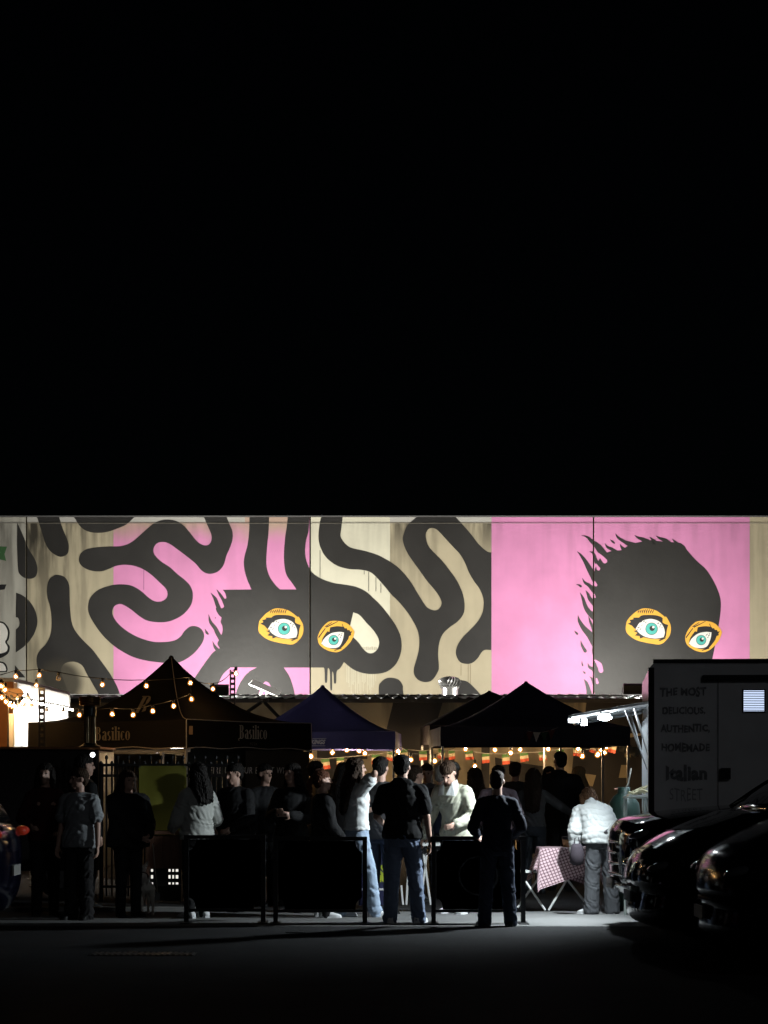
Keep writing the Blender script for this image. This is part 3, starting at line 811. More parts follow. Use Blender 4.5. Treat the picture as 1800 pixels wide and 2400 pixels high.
# side facing left-front is local -Y (k=0); side facing right-front is local +X (k=1)
h_ = 1.5
place_text(serif_word('Basilico', 0.195), M_print, t1, (0.17, -h_ - 0.028, 2.125), (1, 0, 0), (0, 0, 1))
place_text(serif_word('Basilico', 0.20), mat('lit_print', (0.62, 0.55, 0.45), 0.7), t1, (h_ + 0.034, 0.02, 2.155), (0, 1, 0), (0, 0, 1))  # same print as the other side, its colour raised to look lit
place_text(text_mesh('PIZZA', 0.055, spacing=1.25), M_print, t1, (h_ + 0.034, 0.02, 2.0), (0, 1, 0), (0, 0, 1))
# big swash B on the roof slope
bmk = serif_word('B', 0.26)
bmk.transform(Matrix.Shear('XZ', 4, (0.35, 0)) if False else Matrix.Identity(4))
fr = 0.30
zroof = lambda t: 2.33 + (PZ(1537, ctr.y) - 2.33) * t ** 2.15 - 0.10 * 0.9 * math.sin(math.pi * min(1, t + 0.12))
bmk.transform(Matrix.Scale(1.5, 4)); place_text(bmk, M_print, t1, (0.05, -h_ * (1 - 0.52), zroof(0.52) + 0.04), (1, 0, 0.0), (0, 0.62, 0.78))
# edge piping
M_pipe = mat('pale_piping', (0.42, 0.38, 0.33), 0.6)
for name, pts in (('corner_piping', [(h_ + 0.01, -h_ - 0.01, 2.33), (h_ + 0.012, -h_ - 0.012, 1.92)]),
                  ('corner_piping', [(h_ + 0.01, h_ + 0.01, 2.33), (h_ + 0.012, h_ + 0.012, 1.92)]),
                  ('hem_piping', [(h_ + 0.03, -h_ + 3.0 * i / 16, 1.925 + 0.012 * math.sin(i * 1.1) + 0.015 * (1 - (i / 8 - 1) ** 2)) for i in range(17)]),
                  ('edge_piping', [(h_ + 0.012, -h_ + 3.0 * i / 16, 2.335 - 0.012 * (1 - (i / 8 - 1) ** 2)) for i in range(17)]),
                  ('hem_piping', [(-h_ + 3.0 * i / 16, -h_ - 0.03, 1.925 + 0.012 * math.sin(i * 1.3) + 0.015 * (1 - (i / 8 - 1) ** 2)) for i in range(17)])):
    b = bmesh.new(); tube(b, pts, 0.008, 6); mobj(name, b, M_pipe, t1)
b = bmesh.new()
rg = []
for i in range(14):
    t = 0.05 + 0.93 * i / 13
    rg.append(Vector((h_ * (1 - t), -h_ * (1 - t), 2.33 + (PZ(1537, ctr.y) - 2.33) * t ** 2.15 + 0.012)))
tube(b, rg, 0.006, 5); mobj('ridge_piping', b, M_pipe, t1)
# white frame bar and inner posts under the valance, dark side wall with the slogan
b = bmesh.new(); box(b, -h_, h_, -h_ + 0.05, -h_ + 0.09, 1.875, 1.925); mobj('frame_bar', b, M_white, t1)
for x in (-0.18, 0.98):
    b = bmesh.new(); box(b, x, x + 0.045, -h_ + 0.05, -h_ + 0.09, 0.0, 1.874); mobj('frame_post', b, M_white, t1)
b = bmesh.new(); rows = []
for w in range(2):
    rows.append([b.verts.new((h_ - 0.10 + 0.015 * math.sin(i * 0.9), -h_ + 0.06 + 2.88 * i / 30, 0.03 + 1.9 * w)) for i in range(31)])
for i in range(30): b.faces.new((rows[0][i], rows[0][i + 1], rows[1][i + 1], rows[1][i]))
mobj('side_wall', b, mat('dark_green_sheet', (0.014, 0.019, 0.017), 0.6), t1)
b = bmesh.new(); box(b, h_ + 0.02, h_ + 0.028, -0.16, 1.42, 0.5, 1.90); mobj('slogan_banner', b, mat('charcoal_banner', (0.020, 0.023, 0.023), 0.5), t1)
slog = text_mesh('FIRE UP YOUR EVENT WITH', 0.135, shear=0.12, spacing=1.15, xs=1.0)
xsw = max(v.co.x for v in slog.vertices) - min(v.co.x for v in slog.vertices)
slog.transform(Matrix.Diagonal((2.0 / xsw, 1, 1, 1)))
place_text(slog, mat('chalk_white_print', (0.88, 0.88, 0.86), 0.7), t1, (h_ + 0.034, -0.02, 1.61), (0, 1, 0), (0, 0, 1))
b = bmesh.new(); box(b, h_ + 0.034, h_ + 0.036, -h_ + 0.02, -h_ + 0.10, 2.12, 2.24); mobj('paper_tag', b, mat('kraft_paper', (0.55, 0.35, 0.18), 0.8), t1)
# inside of the pizza stall: prep bench, shelf and a light tube
tl = empty('work_light', (ctr.x - 0.1, ctr.y + 0.3, 1.95)); tag(tl, 'warm white work light tube hung inside the pizza tent', 'lamp')
b = bmesh.new(); tube(b, [(-0.3, 0, 0), (0.3, 0, 0)], 0.016, 8); mobj('tube', b, emis('work_tube', (1.0, 0.9, 0.78), 16), tl)
b = bmesh.new(); box(b, -0.33, 0.33, -0.03, 0.03, 0.02, 0.05); mobj('housing', b, M_white, tl)
pb = empty('menu_wall', (ctr.x - 0.15, ctr.y - 0.2, 0)); tag(pb, 'grey panel screen standing inside the pizza tent', 'screen')
boxobj('panel', (-0.95, 0.18, 0, 0.03, 0.0, 1.86), mat('grey_panel', (0.16, 0.16, 0.155), 0.5), pb)
boxobj('panel', (0.19, 0.62, 0.0, 0.03, 0.0, 1.84), mat('pale_panel', (0.42, 0.42, 0.40), 0.5), pb)

# navy tent
t2, s2 = tent('navy blue canopy tent with white brand lettering on its valance', PX(756, 38.6), 38.6, 1.37, R(-2.5), PZ(1757, 37.2), PZ(1714, 37.2), PZ(1606, 38.6), 1.5, M_tnavy, M_steel, sag=0.05, seed=2)
kx = PX(750, 37.2) - t2.location.x
km = text_mesh('KINGS', 0.155, shear=0.35, bold=0.006, spacing=1.05)
kw = max(v.co.x for v in km.vertices) - min(v.co.x for v in km.vertices)
km.transform(Matrix.Diagonal((0.255 / kw, 0.66, 1, 1)))
place_text(km, M_printw, t2, (kx + 0.02, -1.37 - 0.045, PZ(1739.5, 37.2)), (1, 0, 0), (0, 0, 1))
b = bmesh.new(); 
for (x0, x1, z0, z1) in ((-0.145, 0.155, 0.060, 0.066), (-0.165, 0.135, -0.066, -0.060)):
    box(b, kx + 0.02 + x0, kx + 0.02 + x1, -1.37 - 0.044, -1.37 - 0.042, PZ(1739.5, 37.2) + z0, PZ(1739.5, 37.2) + z1)
mobj('logo_border', b, M_printw, t2)
# two dark tents on the right
t3, s3 = tent('black canopy tent with a blunt peak behind the deep navy tent', PX(1147, 39.6), 39.6, 1.20, R(3), PZ(1746, 38.4), PZ(1700, 38.4), PZ(1619, 39.6), 0.95, M_tdark, M_steel, sag=0.0, seed=3)
t4, s4 = tent('deep navy canopy tent with a sharp peak and small pennants', PX(1233, 36.6), 36.6, 1.56, R(2), PZ(1749, 35.1), PZ(1703, 35.1), PZ(1597, 36.6), 1.45, M_tnavy2, M_steel, sag=0.04, seed=4)
pn = empty('pennant_string', W3(1255, 1716, 34.95)); tag(pn, 'short string of triangular pennants on the deep navy tent valance', 'bunting')
b = bmesh.new(); tube(b, [loc(pn, x, y, 34.95) for x, y in ((1236, 1713), (1250, 1716), (1268, 1717), (1290, 1712), (1308, 1705))], 0.003, 5); mobj('cord', b, M_pipe, pn)
for x, y, c in ((1242, 1715, (0.09, 0.012, 0.015)), (1258, 1716.5, (0.55, 0.54, 0.5)), (1276, 1716.5, (0.012, 0.05, 0.03)), (1293, 1711.5, (0.09, 0.012, 0.015))):
    p = loc(pn, x, y, 34.94); b = bmesh.new()
    b.faces.new([b.verts.new(q) for q in ((p.x - 0.06, p.y, p.z), (p.x - 0.01, p.y - 0.012, p.z - 0.16), (p.x + 0.06, p.y, p.z))])
    mobj('pennant', b, mat('pennant_%d' % int(c[0] * 100 + c[1] * 1000), c, 0.8), pn)

# ------------------------------------------------------------------ string lights and bunting
BULB = emis('warm_filament', (1.0, 0.55, 0.20), 420.0)
BULBW = emis('white_filament', (1.0, 0.68, 0.36), 1700.0)
GLASSOFF = mat('dull_bulb_glass', (0.6, 0.55, 0.5), 0.1, spec=0.8)
def halo_shell():  # glow halo around each filament, put in as an amber emissive shell
    m = bpy.data.materials.new('amber_bulb_halo'); m.use_nodes = True; nt = m.node_tree
    nt.nodes.remove(nt.nodes["Principled BSDF"])
    e = nt.nodes.new('ShaderNodeEmission'); e.inputs[0].default_value = (1.0, 0.36, 0.06, 1); e.inputs[1].default_value = 1.6
    t = nt.nodes.new('ShaderNodeBsdfTransparent'); mx = nt.nodes.new('ShaderNodeMixShader'); mx.inputs[0].default_value = 0.30
    nt.links.new(t.outputs[0], mx.inputs[1]); nt.links.new(e.outputs[0], mx.inputs[2]); nt.links.new(mx.outputs[0], nt.nodes["Material Output"].inputs[0])
    return m
M_halo = halo_shell()
def bulb_mesh(r):
    b = bmesh.new(); lathe(b, [(0.001, -r), (r * 0.5, -r * 0.87), (r * 0.87, -r * 0.5), (r, 0), (r * 0.87, r * 0.5), (r * 0.55, r * 0.95), (r * 0.35, r * 1.25)], 12)
    me = bpy.data.meshes.new('bulb'); b.to_mesh(me); b.free(); return me
def socket_mesh(r):
    b = bmesh.new(); lathe(b, [(r * 0.5, r * 1.1), (r * 0.55, r * 2.2), (r * 0.3, r * 2.5)], 10)
    me = bpy.data.meshes.new('socket'); b.to_mesh(me); b.free(); me.materials.append(M_cable); return me
def string_lights(label, pts, m=BULB, r=0.036, ends=(), off=(), cable=True):
    """pts: (px, py, depth) of each bulb; the cable runs just above them"""
    P = [W3(*p) for p in pts]
    root = empty('string_lights', P[0]); tag(root, label, 'string lights')
    bm_, sm_ = bulb_mesh(r), socket_mesh(r)
    bm_.materials.append(M_halo)
    fm_ = bulb_mesh(r * 0.36); fm_.materials.append(m)
    bo = bm_.copy(); bo.materials.clear(); bo.materials.append(GLASSOFF)
    for i, p in enumerate(P):
        o = mobj('bulb', bo if i in off else bm_, None, root); o.location = p - P[0]
        s_ = mobj('socket', sm_, None, o)
        if i not in off: mobj('filament', fm_, None, o)
    if cable:
        A = ([W3(*ends[0])] if ends and ends[0] else []) + [p + Vector((0, 0, r * 2.4)) for p in P] + ([W3(*ends[1])] if len(ends) > 1 and ends[1] else [])
        pts3 = []
        for a, c in zip(A[:-1], A[1:]):
            L = (c - a).length
            for k in range(6):
                t = k / 6
                pts3.append(a.lerp(c, t) - Vector((0, 0, 0.10 * L * t * (1 - t) * 0.8)) - P[0])
        pts3.append(A[-1] - P[0])
        b = bmesh.new(); tube(b, pts3, 0.006, 5); mobj('cable', b, M_cable, root)
    return root
string_lights('upper string of warm bulbs crossing the black pizza tent', [(37, 1586, 29.3), (92, 1583, 29.2), (137, 1590, 29.2), (240, 1605, 29.3), (343, 1608, 29.4), (446, 1601, 29.6), (499, 1615, 31.5)], off=(2,), ends=((-40, 1590, 29.4), (544, 1573, 34.0)))
string_lights('lower string of warm bulbs hanging across the pizza tent valance', [(149, 1673, 28.9), (186, 1676, 28.9), (263, 1674, 28.8), (312, 1676, 28.7), (358, 1667, 28.7), (407, 1655, 28.8), (449, 1639, 29.0)], ends=((100, 1655, 28.9), (446, 1601, 29.5)))
string_lights('dense cluster of warm bulbs before the bright white kiosk', [(3, 1609, 31), (12, 1617, 31), (4, 1635, 31), (14, 1645, 31), (22, 1652, 31), (29, 1656, 31), (37, 1659, 31), (46, 1655, 31), (52, 1649, 31), (34, 1651, 31.1), (26, 1645, 31.1)], r=0.042)
string_lights('bare bulbs sagging across the bright white kiosk front', [(41, 1636, 31.2), (65, 1634, 31.3), (74, 1652, 31.3), (110, 1664, 31.3)], m=BULBW, r=0.026, off=(0, 1, 2, 3), ends=((20, 1620, 31.2), (175, 1667, 31.3)))
string_lights('single warm bulb dangling below the upper string at the kiosk', [(85, 1607, 29.4)], ends=((91, 1583, 29.25),))
string_lights('string of warm bulbs under the navy tent', [(729, 1773, 38.0), (779, 1764, 39.6), (813, 1758, 39.8), (842, 1760, 39.8), (855, 1766, 39.6), (933, 1761, 39.4), (963, 1781, 39.2), (1019, 1784, 39.2)], off=(), m=BULBW, r=0.052, ends=((718, 1760, 37.6), (1036, 1762, 39.2)))
string_lights('string of warm bulbs under the two dark tents', [(1091, 1756, 40.2), (1160, 1758, 40.3), (1197, 1765, 40.2), (1219, 1757, 40.4), (1285, 1756, 40.2), (1355, 1755, 39.9), (1365, 1773, 39.8), (1400, 1770, 39.7)], m=BULBW, r=0.052, ends=((1036, 1762, 39.4), (1409, 1752, 39.7)))
string_lights('knot of warm bulbs tied to the right tent pole', [(1409, 1759, 38.6), (1417, 1764, 38.6), (1421, 1752, 38.6), (1402, 1768, 38.7)], r=0.05)
string_lights('low single bulb hanging beside the tricolour flags', [(1113, 1796, 39.5)], r=0.05, ends=((1108, 1764, 39.5),))
string_lights('bulb at the top of the slotted steel pole', [(553, 1579, 34.0)], r=0.045, ends=((545, 1573, 34.0),))
# slotted steel poles
def slotted_pole(px, ytop, d, label, ybot=None):
    root = empty('slotted_pole', (PX(px, d), d, 0)); tag(root, label, 'pole')
    zt = PZ(ytop, d)
    b = bmesh.new(); w = 0.034
    for sx in (-1, 1): box(b, sx * w - 0.010, sx * w + 0.010, -0.02, 0.02, 0.0, zt)
    nst = int(zt / 0.085)
    for i in range(nst + 1):
        z = i * 0.085; box(b, -w + 0.0102, w - 0.0102, -0.018, 0.018, z, min(z + 0.040, zt))
    mobj('post', b, M_black, root)
    b = bmesh.new(); box(b, -0.15, 0.15, -0.15, 0.15, 0.005, 0.02); mobj('base_plate', b, M_black, root)
slotted_pole(545, 1570, 34.0, 'slotted black pole rising between the pizza tent and the navy tent')
slotted_pole(98, 1612, 29.6, 'slotted black pole before the bright white kiosk')

FLAG_G, FLAG_W, FLAG_R = mat('flag_green', (0.05, 0.12, 0.03), 0.8), mat('flag_cream', (0.42, 0.35, 0.23), 0.8), mat('flag_red', (0.40, 0.06, 0.025), 0.8)
def bunting(label, flags, d, ends):
    P = [W3(x, y - 12, d) for x, y, a in flags]
    root = empty('bunting', P[0]); tag(root, label, 'bunting')
    rf = random.Random(len(flags))
    b = bmesh.new(); pts = [W3(*ends[0], d)] + P + [W3(*ends[1], d)]
    tube(b, [p - P[0] for p in pts], 0.005, 5); mobj('cord', b, M_pipe, root)
    for (x, y, a), p in zip(flags, P):
        b = bmesh.new(); w, h = 0.152 + rf.uniform(-0.012, 0.012), 0.19 + rf.uniform(-0.02, 0.015)
        nx, nz_ = 6, 6; g = {}
        ph = rf.uniform(0, 6)
        for i in range(nx + 1):
            for j in range(nz_ + 1):
                g[i, j] = b.verts.new(((i / nx - 0.5) * w, 0.018 * math.sin(i * 1.1 + ph) * (j / nz_) + 0.01 * j / nz_, -h * j / nz_))
        for i in range(nx):
            for j in range(nz_):
                f = b.faces.new((g[i, j], g[i, j + 1], g[i + 1, j + 1], g[i + 1, j])); f.material_index = j // 2
        o = smooth(mobj('flag', b, [FLAG_G, FLAG_W, FLAG_R], root))
        o.location = p - P[0]; o.rotation_euler = (R(rf.uniform(-8, 14)), R(a + rf.uniform(-7, 7)), R(rf.uniform(-38, 38)))
bunting('row of green cream and red flags below the navy tent', [(762, 1790, 0), (798, 1787, 0), (881, 1780, 4), (918, 1774, 8), (947, 1768, 0), (991, 1772, 0)], 40.6, ((720, 1776), (1012, 1757)))
bunting('row of green cream and red flags below the two dark tents', [(1036, 1769, 6), (1058, 1771, -4), (1099, 1772, -3), (1138, 1778, 0), (1185, 1779, 0), (1228, 1776, -5), (1271, 1774, 3), (1313, 1768, 0), (1354, 1763, 6), (1396, 1757, 12)], 41.2, ((1015, 1757), (1412, 1745)))
bunting('last tricolour flag and cloth beside the food trailer', [(1439, 1752, 14)], 39.9, ((1420, 1744), (1458, 1742)))
ck = empty('drop_cloth', W3(1470, 1752, 37.6)); tag(ck, 'crumpled beige cloth hung between the tents and the food trailer', 'cloth')
b = bmesh.new(); g = {}
for i in range(13):
    for j in range(7):
        u, v = i / 12, j / 6
        p = W3(1452 + 50 * u, 1746 + 6 * u + (14 + 16 * u * abs(math.sin(u * 7))) * v, 37.6) - ck.location
        g[i, j] = b.verts.new((p.x, 0.05 * math.sin(u * 13 + v * 2), p.z))
for i in range(12):
    for j in range(6): b.faces.new((g[i, j], g[i, j + 1], g[i + 1, j + 1], g[i + 1, j]))
smooth(mobj('fabric', b, mat('beige_cloth', (0.42, 0.36, 0.24), 0.9), ck))

# ------------------------------------------------------------------ bright white kiosk at the left
kz = PZ(1598, 33)
ki = empty('food_kiosk', (-5.72, 33, 0)); tag(ki, 'white food kiosk with a glaring lit serving hatch behind the pizza tent', 'kiosk')
M_kw = mat('kiosk_white', (0.8, 0.8, 0.78), 0.5, var=0.05)
M_kbulblit = mat('kiosk_bulb_lit', (0.62, 0.24, 0.07), 0.5, var=0.15)  # warm light of the nearby bulbs put into the end wall colour
boxobj('end_wall', (-2.5, -0.02, 0.0, 0.08, 0.3, kz), M_kbulblit, ki)
boxobj('far_wall', (-2.5, -0.02, 5.72, 5.8, 0.3, kz), M_kw, ki)
boxobj('roof', (-2.5, 0.0, -0.02, 5.82, kz + 0.003, kz + 0.06), M_kw, ki)
boxobj('back_wall', (-2.6, -2.503, -0.02, 5.82, 0.3, kz), M_kw, ki)
boxobj('floor', (-2.5, -0.02, 0.083, 5.717, 0.3, 0.4), M_kw, ki)
boxobj('lower_wall', (-0.05, 0.0, 0.083, 5.717, 0.403, 1.35), M_kw, ki)
boxobj('fascia', (-0.03, 0.03, 0.1, 5.7, kz - 0.22, kz - 0.004), M_kw, ki)
b = bmesh.new(); box(b, -0.02, 0.045, 0.1, 5.7, kz - 0.262, kz - 0.224); mobj('rail', b, M_alu, ki)
cm = bmesh.new(); lathe(cm, [(0.022, 0), (0.022, 0.03), (0.008, 0.04)], 8)
studs = bpy.data.meshes.new('stud'); cm.to_mesh(studs); cm.free(); studs.materials.append(M_cable)
for i in range(24):
    o = mobj('stud', studs, None, ki); o.location = (0.048, 0.2 + i * 0.235, kz - 0.255)
b = bmesh.new(); rows = []
for zz in (1.36, kz - 0.27):
    rows.append([b.verts.new((-0.55 + 0.07 * math.sin(i * 0.95) + 0.03 * math.sin(i * 2.3), 0.1 + 5.6 * i / 90, zz)) for i in range(91)])
for i in range(90): b.faces.new((rows[0][i], rows[0][i + 1], rows[1][i + 1], rows[1][i]))
smooth(mobj('curtain', b, mat('white_curtain', (0.78, 0.78, 0.76), 0.8, var=0.04), ki))
b = bmesh.new(); tube(b, [(0.09, 0.25, kz - 0.28), (0.09, 5.55, kz - 0.28)], 0.016, 8); mobj('light_tube', b, emis('kiosk_tube', (1.0, 0.93, 0.82), 110.0), ki)
b = bmesh.new(); tube(b, [(-0.25, 0.25, kz - 0.16), (-0.25, 5.55, kz - 0.16)], 0.02, 8); mobj('light_tube', b, MATS['kiosk_tube'], ki)
boxobj('counter', (-0.3, 0.32, 0.3, 5.5, 1.37, 1.41), M_alu, ki)
b = bmesh.new(); box(b, 0.2, 0.27, -1.6, -1.53, 0, 2.45); mobj('awning_post', b, M_white, ki)
# round sign board in front of the bulbs
sb = empty('round_sign', W3(36, 1624, 31.6)); tag(sb, 'small brown rounded sign board beside the kiosk bulbs', 'sign')
b = bmesh.new(); p_ = []
for a in range(-90, 91, 15): p_.append((0.05 + 0.066 * math.cos(R(a)), 0.066 * math.sin(R(a))))
p_ += [(-0.12, 0.066), (-0.12, -0.066)]
fv = [b.verts.new((x, 0, z)) for x, z in p_]; f = b.faces.new(fv)
ex = bmesh.ops.extrude_face_region(b, geom=[f]); bmesh.ops.translate(b, vec=(0, 0.02, 0), verts=[v for v in ex['geom'] if isinstance(v, bmesh.types.BMVert)])
mobj('board', b, mat('brown_board', (0.30, 0.17, 0.08), 0.6), sb)
b = bmesh.new(); tube(b, [(-0.1, 0.04, 0), (-0.16, 0.1, -2.0)], 0.012); mobj('stake', b, M_steel, sb)

# ------------------------------------------------------------------ pizza trailer with its flue
pzx = PX(232, 26.8)
pt = empty('pizza_trailer', (pzx, 26.8, 0)); tag(pt, 'black pizza oven trailer with a fluted metal flue before the pizza tent', 'trailer')
ptz = PZ(1757, 26.8)
M_pt = mat('black_trailer_paint', (0.012, 0.010, 0.010), 0.35, spec=0.4)
M_copper = mat('copper_trim', (0.42, 0.19, 0.09), 0.38, 0.75, var=0.2)
b = bmesh.new(); box(b, -2.6, 0, 0, 1.5, 0.35, ptz); bev(b, 0.03); mobj('body', b, M_pt, pt)
b = bmesh.new(); box(b, -2.62, 0.02, -0.04, 1.52, ptz + 0.003, ptz + 0.035); bev(b, 0.006); mobj('roof_lip', b, M_copper, pt)
for sx in (-2.1, -0.5):
    for sy in (0.12, 1.38):
        b = bmesh.new(); cyl(b, (sx, sy - 0.08, 0.3), (sx, sy + 0.08, 0.3), 0.3, 20); wh = mobj('wheel', b, mat('tyre_rubber', (0.015, 0.015, 0.015), 0.8), pt)
        b = bmesh.new(); cyl(b, (sx, sy - 0.085, 0.3), (sx, sy + 0.085, 0.3), 0.17, 16); mobj('rim', b, M_steel, wh)
fx = PX(211, 27.3) - pzx
b = bmesh.new()
rings_ = []
for k, (zz) in enumerate([ptz + 0.04, PZ(1654, 27.3)]):
    rings_.append([Vector((fx + (0.068 + (0.007 if i % 2 else -0.004)) * math.cos(2 * math.pi * i / 40), 0.5 + (0.068 + (0.007 if i % 2 else -0.004)) * math.sin(2 * math.pi * i / 40), zz)) for i in range(40)])
loft(b, rings_); mobj('flue', b, mat('brass_flue', (0.50, 0.36, 0.20), 0.3, 0.9, var=0.2, scale=20), pt)
b = bmesh.new(); zc = PZ(1654, 27.3)
Mf = Matrix.Translation((fx, 0.5, 0))
lathe(b, [(0.13, zc), (0.142, zc + 0.012), (0.132, zc + 0.03), (0.144, zc + 0.044), (0.132, zc + 0.06), (0.144, zc + 0.075), (0.132, zc + 0.09), (0.142, zc + 0.105), (0.12, zc + 0.113)], 28, Mf)
mobj('flue_cap', b, MATS['brass_flue'], pt)
b = bmesh.new(); lathe(b, [(0.075, zc - 0.14), (0.08, zc - 0.138), (0.08, zc + 0.001)], 20, Mf); mobj('flue_collar', b, M_black, pt)
b = bmesh.new(); lathe(b, [(0.15, ptz + 0.036), (0.14, ptz + 0.05), (0.09, ptz + 0.07), (0.075, ptz + 0.09)], 20, Mf); mobj('flue_flashing', b, M_black, pt)
lx = PX(217, 26.75) - pzx
b = bmesh.new(); cyl(b, (lx, -0.05, PZ(1769, 26.75)), (lx, -0.012, PZ(1769, 26.75)), 0.034, 16); lm = mobj('marker_lamp', b, M_alu, pt)
b = bmesh.new(); cyl(b, (lx, -0.058, PZ(1769, 26.75)), (lx, -0.051, PZ(1769, 26.75)), 0.028, 16); mobj('lens', b, emis('marker_glow', (0.95, 0.97, 1.0), 9.0), lm)

# ------------------------------------------------------------------ spiked fence with a banner tied to it
fd = 26.3
fx0, fx1 = PX(236, fd), PX(560, fd)
fe = empty('spiked_fence', (fx0, fd, 0)); tag(fe, 'black steel fence with spear-topped pickets before the pizza tent', 'fence')
zt_, zr1, zr2 = PZ(1769, fd), PZ(1793, fd), PZ(1818, fd)
for nm, z in (('rail', zr1), ('rail', zr2), ('rail', 0.18)):
    boxobj(nm, (0, fx1 - fx0, -0.02, 0.02, z - 0.016, z + 0.016), M_black, fe)
def picket(h):
    b = bmesh.new(); box(b, -0.011, 0.011, -0.011, 0.011, 0.06, h - 0.055)
    r_ = [ring((0, 0, h - 0.058), Vector((0.014, 0, 0)), Vector((0, 0.014, 0)), 4), ring((0, 0, h - 0.04), Vector((0.022, 0, 0)), Vector((0, 0.01, 0)), 4), ring((0, 0, h - 0.018), Vector((0.017, 0, 0)), Vector((0, 0.008, 0)), 4), ring((0, 0, h), Vector((0.001, 0, 0)), Vector((0, 0.001, 0)), 4)]
    loft(b, r_)
    me = bpy.data.meshes.new('picket'); b.to_mesh(me); b.free(); me.materials.append(M_black); return me
ptall, pshort = picket(zt_), picket(zt_ - 0.072)
k = 0; x = 0.0
while x < fx1 - fx0:
    o = mobj('picket', ptall if k % 2 else pshort, None, fe); o.location = (x, 0.034, 0); x += 0.0675; k += 1
for x in (0.0, (fx1 - fx0) * 0.5, fx1 - fx0):
    boxobj('post', (x - 0.025, x + 0.025, 0.05, 0.10, 0, zr1 + 0.03), M_black, fe)
bn = empty('green_banner', W3(382, 1870, fd - 0.06)); tag(bn, 'plain olive green banner tied to the spiked fence', 'banner')
b = bmesh.new(); g = {}
for i in range(9):
    for j in range(9):
        x = PX(327, fd) + (PX(438, fd) - PX(327, fd)) * i / 8 - bn.location.x
        z = PZ(1795, fd) - 0.9 * j / 8 - bn.location.z
        g[i, j] = b.verts.new((x, 0.012 * math.sin(i * 0.9 + j * 0.5), z))
for i in range(8):
    for j in range(8): b.faces.new((g[i, j], g[i, j + 1], g[i + 1, j + 1], g[i + 1, j]))
smooth(mobj('sheet', b, mat('olive_vinyl', (0.28, 0.27, 0.045), 0.45, var=0.08), bn))
for x, z in ((PX(329, fd), PZ(1797, fd)), (PX(436, fd), PZ(1797, fd))):
    b = bmesh.new(); cyl(b, (x - bn.location.x, -0.02, z - bn.location.z), (x - bn.location.x, -0.012, z - bn.location.z), 0.012, 10); mobj('eyelet', b, M_steel, bn)
# timber counter and vented crate under it
wc = empty('timber_counter', (PX(395, 25.9), 25.9, 0)); tag(wc, 'rough brown timber counter in front of the spiked fence', 'counter')
M_wood = mat('rough_timber', (0.16, 0.075, 0.045), 0.7, var=0.4, scale=6, stretch=(8, 8, 1))
boxobj('top', (-0.26, 0.26, -0.25, 0.2, 0.84, 0.88), M_wood, wc, 0.006)
for i in range(5): boxobj('plank', (-0.25 + i * 0.1, -0.152 + i * 0.1, -0.2, -0.17, 0.43, 0.835), M_wood, wc, 0.004)
for sx in (-0.24, 0.22):
    for sy in (-0.22, 0.15): boxobj('leg', (sx - 0.02 + 0.01, sx + 0.03, sy, sy + 0.04, 0, 0.838), M_wood, wc)
cd = 25.75
cr = empty('plastic_crate', (PX(383, cd), cd, 0.0)); tag(cr, 'black plastic crate with light glowing through its square holes', 'crate')
b = bmesh.new()
cx0, cx1 = PX(340, cd) - cr.location.x, PX(424, cd) - cr.location.x
zs_ = [0.22, PZ(2073, cd), PZ(2068, cd), PZ(2059, cd), PZ(2051, cd), PZ(2043, cd), PZ(2037, cd), 0.47]
holes_x = [(345, 350), (354, 359), (395, 400), (404, 408), (412, 418)]
xs_ = [cx0] + [PX(v, cd) - cr.location.x for h in holes_x for v in h] + [cx1]
for i in range(len(xs_) - 1):
    for j in range(len(zs_) - 1):
        if i % 2 == 1 and j % 2 == 1: continue
        box(b, xs_[i], xs_[i + 1], -0.012, 0.0, zs_[j], zs_[j + 1])
box(b, cx0, cx0 + 0.01, 0.001, 0.3, 0.02, 0.47); box(b, cx1 - 0.01, cx1, 0.001, 0.3, 0.02, 0.47); box(b, cx0 + 0.011, cx1 - 0.011, 0.29, 0.3, 0.02, 0.47)
mobj('shell', b, M_black, cr)
ln = empty('added_glow_panel', (cr.location.x, cd + 0.15, 0.03)); tag(ln, 'added glowing panel inside the black crate', 'added light')  # glowing panel added behind the crate holes to light them
b = bmesh.new(); box(b, -0.17, 0.17, -0.01, 0.01, 0.2, 0.42); mobj('light_panel', b, emis('added_panel_glow', (1.0, 0.97, 0.88), 0.9), ln)
b = bmesh.new(); box(b, -0.19, 0.19, -0.03, 0.03, 0.0, 0.198); mobj('base', b, M_black, ln)

# ------------------------------------------------------------------ food trailer at the right
fy = 22.6
ft = empty('food_trailer', (PX(1522, fy), fy, 0), R(-5.82)); tag(ft, 'pale food trailer with dark hand lettering and a raised lit awning', 'food trailer')
fz = PZ(1548, fy)
M_ft = mat('trailer_shell', (0.82, 0.82, 0.84), 0.45, var=0.22, scale=2.5)
M_ftin = mat('trailer_inside', (0.72, 0.78, 0.82), 0.4, var=0.04)
M_trim = mat('black_trim', (0.015, 0.015, 0.016), 0.4)
W_, L_ = 2.15, 4.0
b = bmesh.new(); ch = 0.075
prof = [(0.0, 0.42), (W_, 0.42), (W_, fz - ch), (W_ - ch, fz), (ch, fz), (0.0, fz - ch)]
f0 = b.faces.new([b.verts.new((x, 0.0, z)) for x, z in prof]); ex = bmesh.ops.extrude_face_region(b, geom=[f0])
bmesh.ops.translate(b, vec=(0, 0.04, 0), verts=[v for v in ex['geom'] if isinstance(v, bmesh.types.BMVert)])
